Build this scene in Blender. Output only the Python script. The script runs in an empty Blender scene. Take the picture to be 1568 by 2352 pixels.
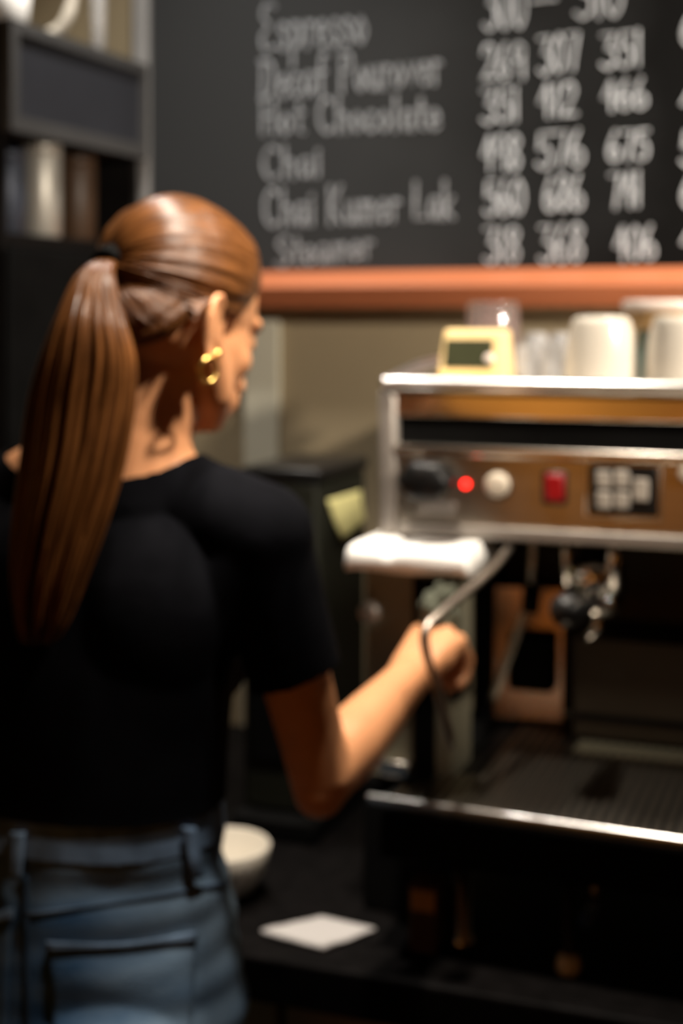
import bpy, bmesh, math, random
import numpy as np
from mathutils import Vector, Matrix, Quaternion, noise
from mathutils.bvhtree import BVHTree

random.seed(7)
sc = bpy.context.scene
COL = sc.collection
# ------------------------------------------------------------------ camera, world, lights, exposure
F, CX, HY, ZC = 3267.0, 784.0, 720.0, 1.58      # focal length in pixels, principal column, horizon row, eye height
ZT = 0.86                                        # counter top
A = math.radians(20.0); CA, SA = math.cos(A), math.sin(A)
M0 = (0.0568, 1.75)                              # front corner of the coffee machine on the counter

cd = bpy.data.cameras.new('camera'); cam = bpy.data.objects.new('camera', cd); COL.objects.link(cam)
cam.location = (0, 0, ZC); cam.rotation_euler = (math.pi / 2, 0, 0)
cd.sensor_fit = 'VERTICAL'; cd.sensor_height = 36.0; cd.lens = 50 * F / 3266.67
cd.shift_y = -(1176 - HY) / 2352
cd.clip_start = 0.05
cd.dof.use_dof = True; cd.dof.focus_distance = 0.74; cd.dof.aperture_fstop = 4.3; cd.dof.aperture_blades = 9
sc.camera = cam
sc.view_settings.view_transform = 'Standard'; sc.view_settings.look = 'None'
sc.view_settings.gamma = 1.0; sc.view_settings.use_curve_mapping = False
sc.view_settings.exposure = 0.0
w = bpy.data.worlds.new('world'); sc.world = w; w.use_nodes = True
w.node_tree.nodes['Background'].inputs[0].default_value = (1.0, 0.72, 0.45, 1)
w.node_tree.nodes['Background'].inputs[1].default_value = 0.004

def lamp(name, loc, target, power, color, size=0.2, spread=180):
    d = bpy.data.lights.new(name, 'AREA'); d.shape = 'DISK'; d.size = size; d.energy = power; d.color = color
    d.spread = math.radians(spread)
    o = bpy.data.objects.new(name, d); COL.objects.link(o); o.location = loc
    o.rotation_euler = (Vector(target) - Vector(loc)).to_track_quat('-Z', 'Y').to_euler()
    return o
def spot(name, loc, target, power, color, angle, blend=1.0, radius=0.05):
    d = bpy.data.lights.new(name, 'SPOT'); d.energy = power; d.color = color; d.spot_size = math.radians(angle); d.spot_blend = blend; d.shadow_soft_size = radius
    o = bpy.data.objects.new(name, d); COL.objects.link(o); o.location = loc
    o.rotation_euler = (Vector(target) - Vector(loc)).to_track_quat('-Z', 'Y').to_euler()
    return o
WARM = (1.0, 0.88, 0.74)
def mw(x, y, z): return (M0[0] + x * CA + y * SA, M0[1] - x * SA + y * CA, z)          # machine frame to world
spot('ceiling_spot_counter', (0.0, 1.42, 2.68), (0.02, 1.51, 1.20), 165, WARM, 42, 1.0, 0.05)
spot('added_spot_head', (0.60, 1.04, 2.68), (-0.19, 1.39, 1.48), 190, WARM, 18, 1.0, 0.05)  # unseen narrow spot, added to brighten the head and nape
spot('added_spot_jeans', (0.04, 1.21, 2.68), (-0.14, 1.30, 1.12), 85, (1.0, 0.94, 0.86), 13, 1.0, 0.05)  # another added spot with no visible source, for the jeans alone
lamp('ceiling_lamp_corner', mw(-0.42, 0.18, 2.66), mw(-0.46, 0.18, 1.0), 6.5, (1.0, 0.93, 0.84), 0.12, 110)
lamp('ceiling_lamp_ledge', mw(0.50, 0.30, 2.70), mw(0.50, 0.36, 1.0), 7, WARM, 0.14, 110)
spot('added_spot_note', mw(0.70, -0.90, 2.62), mw(-0.14, 0.27, 1.30), 150, WARM, 13, 1.0, 0.05)  # no known lamp here: put in to brighten the yellow note
spot('track_spot_wall', mw(1.45, -0.55, 2.15), mw(-0.02, 0.55, 1.50), 165, WARM, 50, 0.9, 0.06)
spot('added_spot_amber', mw(-0.55, -2.2, 2.40), mw(-0.62, -3.2, 1.10), 300, (1.0, 0.70, 0.30), 60, 1.0, 0.05)  # added out of view so the steel mirrors an amber wall
spot('added_spot_amber', mw(0.40, -2.5, 2.30), mw(0.38, -3.2, 1.00), 190, (1.0, 0.55, 0.25), 44, 1.0, 0.05)  # second added spot: orange wall patch for the tilted plate to mirror

# ------------------------------------------------------------------ coordinate helpers
def W(px, py, Y): return Vector(((px - CX) / F * Y, Y, ZC + (HY - py) / F * Y))
def WZ(px, py, z):                               # point of that row and column on the level z
    Y = (ZC - z) * F / (py - HY); return W(px, py, Y)
def toM(p): dx, dy = p[0] - M0[0], p[1] - M0[1]; return Vector((dx * CA - dy * SA, dx * SA + dy * CA, p[2] - ZT))
def toW(q): return Vector((M0[0] + q[0] * CA + q[1] * SA, M0[1] - q[0] * SA + q[1] * CA, q[2] + ZT))
def ML(px, py, d):                               # machine/wall frame: along the front, inward, above the counter
    k = (px - CX) / F
    s = (k * (M0[1] + d * CA) - M0[0] - d * SA) / (CA + k * SA)
    Y = M0[1] - s * SA + d * CA
    return Vector((s, d, ZC + (HY - py) / F * Y - ZT))

# ------------------------------------------------------------------ materials
def mat(name, col, rough=0.5, metal=0.0, noise_amt=0.0, nscale=8.0, bump=0.0, bscale=60.0, spec=0.5, sss=0.0,
        trans=0.0, emit=None, stretch=(1, 1, 1), ior=1.45, coat=0.0, col2=None, uv=False, sheen=0.0, detail=4.0):
    m = bpy.data.materials.new(name); m.use_nodes = True
    nt = m.node_tree; b = nt.nodes['Principled BSDF']
    b.inputs['Base Color'].default_value = (*col, 1); b.inputs['Roughness'].default_value = rough
    b.inputs['Metallic'].default_value = metal; b.inputs['Specular IOR Level'].default_value = spec
    b.inputs['Transmission Weight'].default_value = trans; b.inputs['IOR'].default_value = ior
    b.inputs['Coat Weight'].default_value = coat
    if sheen: b.inputs['Sheen Weight'].default_value = sheen
    if sss:
        b.inputs['Subsurface Weight'].default_value = sss; b.inputs['Subsurface Radius'].default_value = (0.012, 0.005, 0.003)
        b.inputs['Subsurface Scale'].default_value = 1.0
    if emit:
        b.inputs['Emission Color'].default_value = (*emit[0], 1); b.inputs['Emission Strength'].default_value = emit[1]
    tc = nt.nodes.new('ShaderNodeTexCoord'); mp = nt.nodes.new('ShaderNodeMapping')
    mp.inputs['Scale'].default_value = stretch
    nt.links.new(tc.outputs['UV' if uv else 'Object'], mp.inputs['Vector'])
    n = nt.nodes.new('ShaderNodeTexNoise'); n.inputs['Scale'].default_value = nscale; n.inputs['Detail'].default_value = detail
    nt.links.new(mp.outputs[0], n.inputs['Vector'])
    if noise_amt or col2:
        cr = nt.nodes.new('ShaderNodeValToRGB'); e = cr.color_ramp.elements
        c2 = col2 or tuple(min(1, c * (1 + noise_amt)) for c in col)
        c1 = col if col2 else tuple(c * (1 - noise_amt) for c in col)
        e[0].position, e[1].position = 0.32, 0.68
        e[0].color = (*c1, 1); e[1].color = (*c2, 1)
        nt.links.new(n.outputs['Fac'], cr.inputs[0]); nt.links.new(cr.outputs[0], b.inputs['Base Color'])
    if bump:
        n2 = nt.nodes.new('ShaderNodeTexNoise'); n2.inputs['Scale'].default_value = bscale; n2.inputs['Detail'].default_value = 3
        nt.links.new(mp.outputs[0], n2.inputs['Vector'])
        bp = nt.nodes.new('ShaderNodeBump'); bp.inputs['Strength'].default_value = bump; bp.inputs['Distance'].default_value = 0.002
        nt.links.new(n2.outputs['Fac'], bp.inputs['Height']); nt.links.new(bp.outputs[0], b.inputs['Normal'])
    return m

M = dict(
    wall=mat('olive_plaster', (0.31, 0.25, 0.155), 0.75, noise_amt=0.06, nscale=3, bump=0.05),
    wall_dark=mat('dark_wall', (0.045, 0.035, 0.028), 0.8, noise_amt=0.2, nscale=3),
    wood_wall=mat('amber_wood_boards', (0.34, 0.18, 0.060), 0.55, noise_amt=0.35, nscale=4, stretch=(1, 1, 0.1)),
    ceiling=mat('dark_ceiling', (0.05, 0.042, 0.035), 0.8, noise_amt=0.15),
    floor=mat('dark_tile', (0.03, 0.024, 0.02), 0.45, noise_amt=0.3, nscale=2),
    trim=mat('pale_olive_paint', (0.58, 0.56, 0.45), 0.6, noise_amt=0.05),
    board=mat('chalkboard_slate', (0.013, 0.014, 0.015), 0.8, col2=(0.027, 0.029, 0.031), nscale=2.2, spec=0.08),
    chalk=mat('chalk', (0.54, 0.58, 0.63), 0.95, noise_amt=0.25, nscale=60),
    chalk_faint=mat('rubbed_chalk', (0.30, 0.32, 0.35), 0.95, noise_amt=0.3, nscale=50),
    ledge=mat('red_brown_wood', (0.52, 0.17, 0.075), 0.4, noise_amt=0.15, nscale=5, stretch=(0.2, 1, 3)),
    frame_grey=mat('grey_painted_metal', (0.24, 0.24, 0.24), 0.5, noise_amt=0.08),
    steel=mat('brushed_steel', (0.60, 0.56, 0.50), 0.26, 1.0, noise_amt=0.05, nscale=30, stretch=(0.1, 1, 6)),
    steel_satin=mat('satin_steel', (0.56, 0.50, 0.41), 0.30, 1.0, noise_amt=0.06, nscale=30, stretch=(0.1, 1, 6)),
    steel_mirror=mat('polished_steel', (0.66, 0.62, 0.56), 0.15, 1.0, noise_amt=0.04, nscale=12),
    rail=mat('satin_chrome', (0.86, 0.85, 0.83), 0.28, 1.0, noise_amt=0.02),
    reflector=mat('warm_steel', (0.66, 0.55, 0.44), 0.24, 1.0, noise_amt=0.05, nscale=12),
    wand=mat('dull_steel', (0.38, 0.33, 0.28), 0.38, 1.0, noise_amt=0.05),
    chrome=mat('chrome', (0.88, 0.87, 0.85), 0.10, 1.0, noise_amt=0.02),
    dark_steel=mat('dark_bronze_steel', (0.035, 0.028, 0.018), 0.5, 0.3, noise_amt=0.1),
    steel_grey=mat('grey_steel_cover', (0.33, 0.30, 0.27), 0.45, 0.6, noise_amt=0.05),
    black=mat('black_plastic', (0.008, 0.008, 0.008), 0.35, noise_amt=0.2, nscale=20, spec=0.3),
    black_matte=mat('black_matte', (0.004, 0.004, 0.004), 0.8, noise_amt=0.2, nscale=20, spec=0.08),
    olive_metal=mat('olive_grey_enamel', (0.20, 0.185, 0.13), 0.5, noise_amt=0.08),
    green_black=mat('green_black_enamel', (0.014, 0.015, 0.010), 0.6, noise_amt=0.15, spec=0.25),
    counter=mat('black_stone', (0.0035, 0.003, 0.003), 0.6, noise_amt=0.4, nscale=40, spec=0.06),
    cabinet=mat('olive_wood_panel', (0.26, 0.19, 0.09), 0.6, noise_amt=0.2, nscale=6, stretch=(0.3, 1, 4)),
    shelf_black=mat('black_stained_wood', (0.006, 0.005, 0.0045), 0.7, noise_amt=0.3, nscale=6, stretch=(3, 0.3, 3), spec=0.12),
    shelf_grey=mat('dark_grey_laminate', (0.060, 0.060, 0.061), 0.55, noise_amt=0.06),
    panel_blue=mat('blue_grey_panel', (0.030, 0.032, 0.040), 0.45, noise_amt=0.12, nscale=5),
    white_cer=mat('white_ceramic', (0.68, 0.63, 0.54), 0.25, noise_amt=0.03, coat=0.3),
    white_cloth=mat('white_towel', (0.90, 0.89, 0.86), 0.95, bump=0.3, bscale=250, noise_amt=0.02),
    paper=mat('grey_white_paper', (0.46, 0.44, 0.43), 0.9, noise_amt=0.03),
    note=mat('pale_yellow_paper', (0.85, 0.80, 0.36), 0.85, noise_amt=0.03),
    cream=mat('cream_plastic', (0.70, 0.51, 0.24), 0.4, noise_amt=0.04),
    cream_key=mat('amber_keys', (0.72, 0.47, 0.16), 0.45, noise_amt=0.05),
    lcd=mat('dark_display', (0.030, 0.032, 0.016), 0.25, noise_amt=0.2),
    glass=mat('whitened_glass', (0.97, 0.97, 0.97), 0.06, trans=0.72, noise_amt=0.01),  # white mixed into the glass to stand for bright refracted light
    glass_pink=mat('pale_pink_glass', (0.95, 0.80, 0.76), 0.05, trans=0.9, noise_amt=0.02),
    teal=mat('teal_glaze', (0.10, 0.20, 0.18), 0.3, noise_amt=0.05),
    tan=mat('tan_glaze', (0.42, 0.26, 0.11), 0.35, noise_amt=0.08),
    rim=mat('pale_glaze', (0.72, 0.62, 0.56), 0.35, noise_amt=0.03),
    red_lit=mat('lit_red_lens', (0.8, 0.01, 0.01), 0.3, emit=((1.0, 0.010, 0.006), 9.0), noise_amt=0.02),
    red_switch=mat('red_rocker', (0.26, 0.002, 0.004), 0.45, emit=((1.0, 0.0, 0.0), 0.03), noise_amt=0.03),
    ivory=mat('ivory_button', (0.62, 0.54, 0.43), 0.4, noise_amt=0.03),
    key_grey=mat('grey_keys', (0.38, 0.34, 0.29), 0.5, noise_amt=0.25, nscale=90),
    blue=mat('blue_plastic', (0.06, 0.12, 0.35), 0.4, noise_amt=0.05),
    amber=mat('amber_card', (0.42, 0.20, 0.05), 0.7, noise_amt=0.08),
    carton=mat('dark_brown_card', (0.05, 0.025, 0.015), 0.8, noise_amt=0.15),
    amber_glass=mat('amber_bottle', (0.55, 0.20, 0.03), 0.15, trans=0.3, noise_amt=0.1),
    bluegrey=mat('blue_grey_tin', (0.075, 0.09, 0.125), 0.4, 0.3, noise_amt=0.1),
    brown_tin=mat('brown_tin', (0.065, 0.035, 0.018), 0.45, noise_amt=0.15),
    tin=mat('pale_tin', (0.62, 0.60, 0.54), 0.42, 0.5, noise_amt=0.05),
    skin=mat('skin', (0.63, 0.29, 0.135), 0.48, noise_amt=0.05, nscale=40, sss=0.14, spec=0.35, bump=0.05, bscale=400),
    hair=mat('brown_hair', (0.030, 0.0095, 0.0026), 0.30, col2=(0.175, 0.066, 0.018), nscale=5, stretch=(90, 1.2, 1), uv=True, bump=0.5, bscale=7, spec=0.28),
    tee=mat('black_cotton', (0.0036, 0.0037, 0.0048), 0.95, noise_amt=0.15, nscale=30, bump=0.25, bscale=500, spec=0.04),
    denim=mat('faded_denim', (0.018, 0.050, 0.105), 0.9, col2=(0.16, 0.225, 0.29), nscale=7, stretch=(0.8, 0.8, 2.4), bump=0.4, bscale=300, spec=0.15),
    denim_edge=mat('worn_denim_edge', (0.10, 0.145, 0.21), 0.9, noise_amt=0.35, nscale=30, spec=0.15),
    denim_dark=mat('dark_denim', (0.025, 0.045, 0.075), 0.9, noise_amt=0.4, nscale=12, spec=0.15),
    gold=mat('gold', (1.0, 0.66, 0.18), 0.22, 1.0, noise_amt=0.03),
    shoe=mat('black_leather', (0.012, 0.011, 0.010), 0.5, noise_amt=0.2),
    cloth_grey=mat('grey_green_cloth', (0.08, 0.085, 0.06), 0.95, noise_amt=0.15, bump=0.4, bscale=200),
)

def tone_ramp(m, x0, x1, grey_tone, dark_tone):
    """tone broken up by noise: greyer at one end, darker along the board"""
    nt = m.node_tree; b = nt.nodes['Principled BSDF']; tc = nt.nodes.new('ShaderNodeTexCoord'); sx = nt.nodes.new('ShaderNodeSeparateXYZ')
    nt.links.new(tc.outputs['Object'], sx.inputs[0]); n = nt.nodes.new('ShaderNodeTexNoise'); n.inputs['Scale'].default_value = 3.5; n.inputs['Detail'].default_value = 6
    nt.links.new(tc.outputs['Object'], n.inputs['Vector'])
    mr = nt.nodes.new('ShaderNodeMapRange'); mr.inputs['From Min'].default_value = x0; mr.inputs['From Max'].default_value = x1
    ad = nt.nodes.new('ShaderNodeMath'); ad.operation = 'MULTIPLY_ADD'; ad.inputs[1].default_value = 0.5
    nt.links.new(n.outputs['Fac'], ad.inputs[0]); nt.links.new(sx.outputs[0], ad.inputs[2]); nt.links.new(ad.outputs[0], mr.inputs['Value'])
    cr = nt.nodes.new('ShaderNodeValToRGB'); cr.color_ramp.elements[0].color = (*grey_tone, 1); cr.color_ramp.elements[1].color = (*dark_tone, 1)
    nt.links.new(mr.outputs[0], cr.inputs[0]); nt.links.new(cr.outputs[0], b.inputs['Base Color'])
tone_ramp(M['board'], 0.02, 0.50, (0.034, 0.036, 0.038), (0.0045, 0.0046, 0.0048))
# ------------------------------------------------------------------ mesh helpers
def link(name, me, material, parent=None, smooth=True):
    o = bpy.data.objects.new(name, me); COL.objects.link(o)
    if material: me.materials.append(material)
    if smooth: me.polygons.foreach_set('use_smooth', [True] * len(me.polygons))
    if parent: o.parent = parent
    return o
def obj(name, bm, material, parent=None, smooth=False, bevel=0.0, seg=2):
    bmesh.ops.recalc_face_normals(bm, faces=bm.faces)
    me = bpy.data.meshes.new(name); bm.to_mesh(me); bm.free()
    o = link(name, me, material, parent, smooth)
    if bevel:
        b = o.modifiers.new('edge', 'BEVEL'); b.width = bevel; b.segments = seg; b.limit_method = 'ANGLE'; b.angle_limit = math.radians(40)
        me.polygons.foreach_set('use_smooth', [True] * len(me.polygons))
        try: me.set_sharp_from_angle(angle=math.radians(35))
        except Exception: pass
    return o
def tag(o, label, cat, group=None, kind=None):
    if label: o['label'] = label
    if cat: o['category'] = cat
    if group: o['group'] = group
    if kind: o['kind'] = kind
    return o
def thing(name, label, cat, loc, rz=0.0, group=None):
    o = bpy.data.objects.new(name, None); COL.objects.link(o); o.empty_display_size = 0.05
    o.location = loc; o.rotation_euler = (0, 0, rz)
    return tag(o, label, cat, group)
def mthing(name, label, cat, q=(0, 0, 0), group=None): return thing(name, label, cat, toW(q), -A, group)
def bx(bm, x0, x1, y0, y1, z0, z1):
    vs = [bm.verts.new((x, y, z)) for x in (x0, x1) for y in (y0, y1) for z in (z0, z1)]
    for f in ((0, 1, 3, 2), (4, 6, 7, 5), (0, 4, 5, 1), (2, 3, 7, 6), (0, 2, 6, 4), (1, 5, 7, 3)): bm.faces.new([vs[i] for i in f])
def box(name, x0, x1, y0, y1, z0, z1, m, parent=None, bevel=0.0):
    bm = bmesh.new(); bx(bm, x0, x1, y0, y1, z0, z1); return obj(name, bm, m, parent, bevel=bevel)
def lathe(bm, prof, n=32, c=(0, 0, 0), axis='Z', closed=False):
    rings = []
    for r, h in prof:
        ring = []
        for i in range(n):
            a = 2 * math.pi * i / n; x, y = r * math.cos(a), r * math.sin(a)
            p = (x, y, h) if axis == 'Z' else ((x, h, y) if axis == 'Y' else (h, x, y))
            ring.append(bm.verts.new((c[0] + p[0], c[1] + p[1], c[2] + p[2])))
        rings.append(ring)
    for a, b in zip(rings, rings[1:]):
        for i in range(n): bm.faces.new((a[i], a[(i + 1) % n], b[(i + 1) % n], b[i]))
    if not closed:
        bm.faces.new(rings[0][::-1]); bm.faces.new(rings[-1])
    else:
        for i in range(n): bm.faces.new((rings[-1][i], rings[-1][(i + 1) % n], rings[0][(i + 1) % n], rings[0][i]))
def frames(pts):
    T = []
    for i in range(len(pts)):
        t = pts[min(i + 1, len(pts) - 1)] - pts[max(i - 1, 0)]
        T.append(t.normalized() if t.length > 1e-9 else Vector((0, 0, 1)))
    up = Vector((0, 0, 1)) if abs(T[0].z) < 0.9 else Vector((1, 0, 0))
    N = (up - T[0] * up.dot(T[0])).normalized(); out = []
    for t in T:
        N = (N - t * N.dot(t))
        N = N.normalized() if N.length > 1e-6 else t.orthogonal().normalized()
        out.append((t, N, t.cross(N)))
    return out
def tube(bm, pts, radii, n=10, flat=1.0, uvl=None, uu=0.0):
    pts = [Vector(p) for p in pts]
    if not hasattr(radii, '__len__'): radii = [radii] * len(pts)
    rings = []
    for p, r, (t, a, b) in zip(pts, radii, frames(pts)):
        rings.append([bm.verts.new(p + a * (r * math.cos(2 * math.pi * i / n)) + b * (r * flat * math.sin(2 * math.pi * i / n))) for i in range(n)])
    L = len(rings) - 1
    for k, (ra, rb) in enumerate(zip(rings, rings[1:])):
        for i in range(n):
            f = bm.faces.new((ra[i], ra[(i + 1) % n], rb[(i + 1) % n], rb[i]))
            if uvl is not None:
                for lp, (ii, kk) in zip(f.loops, ((i, k), (i + 1, k), (i + 1, k + 1), (i, k + 1))):
                    lp[uvl].uv = (uu + 0.01 * ii / n, kk / L)
    bm.faces.new(rings[0][::-1]); bm.faces.new(rings[-1])
def smooth_path(ctrl, n):
    P = [Vector(c) for c in ctrl]; P = [P[0] * 2 - P[1]] + P + [P[-1] * 2 - P[-2]]
    out = []
    for k in range(n + 1):
        u = k / n * (len(P) - 3); i = min(int(u), len(P) - 4); t = u - i
        a, b, c, d = P[i:i + 4]
        out.append(0.5 * ((2 * b) + (c - a) * t + (2 * a - 5 * b + 4 * c - d) * t * t + (3 * b - a - 3 * c + d) * t ** 3))
    return out
def lerpk(x, ks):
    for (a, va), (b, vb) in zip(ks, ks[1:]):
        if x <= b: return va + (vb - va) * max(0, (x - a) / (b - a))
    return ks[-1][1]

# ------------------------------------------------------------------ the room
DW = 0.62                                        # board wall, inward of the machine front
SL, SR, DF = -0.95, 1.60, -3.2                   # side walls and the wall behind the viewer, in the machine frame
ZCEIL = 2.75 - ZT
def struct(name, x0, x1, y0, y1, z0, z1, m):
    o = box(name, x0, x1, y0, y1, z0, z1, m); o.location = toW((0, 0, 0)); o.rotation_euler = (0, 0, -A); o['kind'] = 'structure'; return o
struct('floor', SL - 0.1, SR + 0.1, DF - 0.1, DW + 0.1, -ZT - 0.1, -ZT, M['floor'])
struct('ceiling', SL - 0.1, SR + 0.1, DF - 0.1, DW + 0.1, ZCEIL, ZCEIL + 0.1, M['ceiling'])
struct('wall_back', SL - 0.1, SR + 0.1, DW, DW + 0.1, -ZT, ZCEIL, M['wall'])
struct('wall_left', SL - 0.1, SL, DF, DW, -ZT, ZCEIL, M['wall'])
struct('wall_right', SR, SR + 0.1, DF, DW, -ZT, ZCEIL, M['wood_wall'])
struct('wall_front', SL, SR, DF - 0.1, DF, -ZT, ZCEIL, M['wood_wall'])
struct('trim_2', SL + 0.002, SR - 0.002, DF + 0.001, DF + 0.02, -ZT + 0.001, -0.06, M['shelf_black'])  # unseen dark wainscot, added so the lower steel mirrors dark
a_, b_ = ML(560, 1000, DW - 0.012), ML(638, 1000, DW - 0.012)
struct('trim_1', a_.x, b_.x, DW - 0.012, DW, 0.0, ML(600, 735, DW).z, M['trim'])

# ------------------------------------------------------------------ chalkboard with its ledge and writing
DB = DW - 0.03
L = ML(345, 100, DB).x; zt = 0.72 + 0.62; zb = ML(1000, 622, DB).z
board = mthing('chalkboard', 'large black chalkboard menu with handwritten prices above an orange-brown wooden ledge', 'chalkboard', (0, DB, 0))
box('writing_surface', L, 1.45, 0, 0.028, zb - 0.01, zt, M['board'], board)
box('frame', L - 0.030, L, -0.012, 0.028, zb - 0.02, zt, M['frame_grey'], board, 0.003)['label'] = 'grey edge strip'
zl0 = ML(1000, 705, DB - 0.05).z
bm = bmesh.new()                                  # moulded ledge: a sloped top face over an upright front
prof = [(0.028, zb + 0.002), (0.0, zb + 0.002), (-0.045, zb - 0.022), (-0.049, zb - 0.026), (-0.036, zl0 + 0.014), (-0.026, zl0), (0.028, zl0)]
r0 = [bm.verts.new((max(L - 0.03, -0.627), y, z)) for y, z in prof]; r1 = [bm.verts.new((1.45, y, z)) for y, z in prof]
for i in range(len(prof)): bm.faces.new((r0[i], r0[(i + 1) % 7], r1[(i + 1) % 7], r1[i]))
bm.faces.new(r0); bm.faces.new(r1[::-1])
obj('ledge', bm, M['ledge'], board)['label'] = 'orange-brown wooden ledge'

def S(*p): return ('s', p)                        # smooth stroke
def K(*p): return ('k', p)                        # stroke with corners
G = {
 '0': (.5, [S((.25, 1), (.05, .75), (.03, .3), (.25, 0), (.47, .3), (.45, .75), (.25, 1))]),
 '1': (.22, [K((.1, 1), (.1, 0))]),
 '2': (.52, [S((.02, .75), (.12, .97), (.35, .98), (.46, .75), (.3, .4), (.02, .02)), K((.02, .02), (.52, .03))]),
 '3': (.5, [K((.02, .98), (.45, 1), (.2, .58)), S((.2, .58), (.44, .48), (.47, .18), (.22, 0), (.0, .12))]),
 '4': (.5, [K((.32, 1), (.0, .42), (.5, .42)), K((.34, 1), (.34, 0))]),
 '5': (.5, [K((.48, .98), (.1, .98), (.06, .56)), S((.06, .56), (.3, .62), (.47, .36), (.4, .06), (.16, 0), (.0, .12))]),
 '6': (.5, [S((.3, 1), (.1, .62), (.02, .25), (.2, 0), (.44, .1), (.45, .36), (.22, .47), (.04, .28))]),
 '7': (.48, [K((.0, .97), (.46, 1), (.22, 0))]),
 '8': (.5, [S((.42, .9), (.22, 1), (.06, .8), (.25, .54), (.46, .25), (.25, 0), (.05, .2), (.25, .52), (.44, .78), (.42, .9))]),
 '9': (.5, [S((.42, .9), (.2, 1), (.03, .75), (.16, .5), (.38, .6), (.43, .9), (.42, .5), (.42, 0))]),
 '-': (.5, [K((.0, .5), (.5, .52))]),
 'E': (.55, [S((.5, .95), (.2, 1), (.08, .75), (.3, .55), (.05, .3), (.15, .02), (.52, .08))]),
 's': (.36, [S((.32, .48), (.14, .56), (.08, .4), (.28, .2), (.2, .0), (.02, .06))]),
 'p': (.42, [K((.08, .55), (.06, -.4)), S((.08, .4), (.25, .56), (.38, .3), (.2, .02), (.08, .15))]),
 'r': (.32, [K((.06, .55), (.06, 0)), S((.06, .35), (.18, .54), (.3, .5))]),
 'e': (.4, [S((.06, .28), (.34, .32), (.2, .56), (.04, .3), (.16, .0), (.36, .1))]),
 'o': (.42, [S((.2, .55), (.04, .3), (.2, .0), (.36, .28), (.2, .55))]),
 'D': (.6, [K((.08, 1), (.06, 0)), S((.0, .97), (.4, .9), (.52, .5), (.35, .1), (.02, .02))]),
 'c': (.36, [S((.32, .48), (.14, .54), (.04, .25), (.16, .0), (.34, .1))]),
 'a': (.44, [S((.34, .5), (.14, .55), (.04, .25), (.18, .0), (.34, .3)), K((.36, .54), (.38, 0))]),
 'f': (.36, [S((.36, .95), (.2, 1), (.14, .7), (.14, 0)), K((.02, .52), (.3, .56))]),
 'P': (.52, [K((.08, 1), (.08, 0)), S((.06, .96), (.4, .94), (.42, .6), (.08, .5))]),
 'u': (.44, [S((.05, .54), (.06, .12), (.2, .0), (.34, .2)), K((.36, .54), (.38, 0))]),
 'v': (.4, [K((.04, .54), (.18, 0), (.36, .54))]),
 'H': (.6, [K((.08, 1), (.08, 0)), K((.5, 1), (.5, 0)), K((.08, .5), (.5, .55))]),
 't': (.34, [K((.16, .9), (.16, .05), (.3, .02)), K((.02, .58), (.32, .6))]),
 'C': (.56, [S((.5, .88), (.28, 1), (.06, .7), (.08, .25), (.3, .0), (.54, .12))]),
 'h': (.44, [K((.06, 1), (.06, 0)), S((.06, .35), (.22, .55), (.36, .4), (.37, 0))]),
 'l': (.2, [K((.08, 1), (.08, 0))]),
 'i': (.2, [K((.08, .54), (.08, 0)), K((.08, .72), (.09, .78))]),
 'K': (.55, [K((.08, 1), (.08, 0)), K((.48, 1), (.1, .45), (.5, 0))]),
 'm': (.62, [K((.05, .54), (.05, 0)), S((.05, .35), (.17, .55), (.28, .35), (.28, 0)), S((.28, .35), (.4, .55), (.53, .35), (.54, 0))]),
 'L': (.5, [K((.1, 1), (.08, .02), (.46, .04))]),
 'k': (.42, [K((.06, 1), (.06, 0)), K((.36, .55), (.08, .25), (.38, 0))]),
 'S': (.5, [S((.46, .88), (.25, 1), (.06, .78), (.25, .52), (.45, .25), (.25, .0), (.02, .1))]),
 ' ': (.3, []),
}
def writing(name, text, x0, y0, x1, y1, h, wpx, m):
    total = sum(G[c][0] + 0.10 for c in text) - 0.10
    bm = bmesh.new(); cur = 0.0
    for c in text:
        gw, strokes = G[c]
        for kind, pts in strokes:
            P3 = [Vector((p[0], p[1], 0)) for p in pts]
            P3 = smooth_path(P3, 5 * (len(P3) - 1)) if kind == 's' else P3
            line = []
            for p in P3:
                u = (cur + p.x) / total; px = x0 + (x1 - x0) * u; py = y0 + (y1 - y0) * u - p.y * h
                q = ML(px, py, DB); line.append((q.x, q.z))
            half = 0.5 * wpx * 0.00073
            prev = None
            for i, (x, z) in enumerate(line):
                a = line[max(i - 1, 0)]; b = line[min(i + 1, len(line) - 1)]
                t = Vector((b[0] - a[0], b[1] - a[1])); t = t.normalized() if t.length else Vector((1, 0)); n = Vector((-t.y, t.x)) * half
                e = t * (half * (-1 if i == 0 else 1 if i == len(line) - 1 else 0))
                ring = [bm.verts.new((x + e.x + n.x * k, y, z + e.y + n.y * k)) for k, y in ((1, 0.0003), (.6, -0.0012), (-.6, -0.0012), (-1, 0.0003))]
                if prev:
                    for j in range(4): bm.faces.new((prev[j], prev[(j + 1) % 4], ring[(j + 1) % 4], ring[j]))
                else: bm.faces.new(ring)
                prev = ring
            bm.faces.new(prev)
        cur += gw + 0.10
    return obj(name, bm, m, board)
for t, x0, y0, x1, y1, h in (('Espresso', 598, 117, 842, 98, 105), ('Decaf Pourover', 598, 228, 1012, 190, 90), ('Hot Chocolate', 598, 308, 1010, 296, 78),
                             ('Chai', 602, 412, 738, 402, 72), ('Chai Kumer Lak', 605, 520, 1042, 500, 84), ('Steamer', 635, 612, 855, 590, 66)):
    writing('chalk_lettering', t, x0, y0, x1, y1, h, 8.0, M['chalk_faint'])
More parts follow.
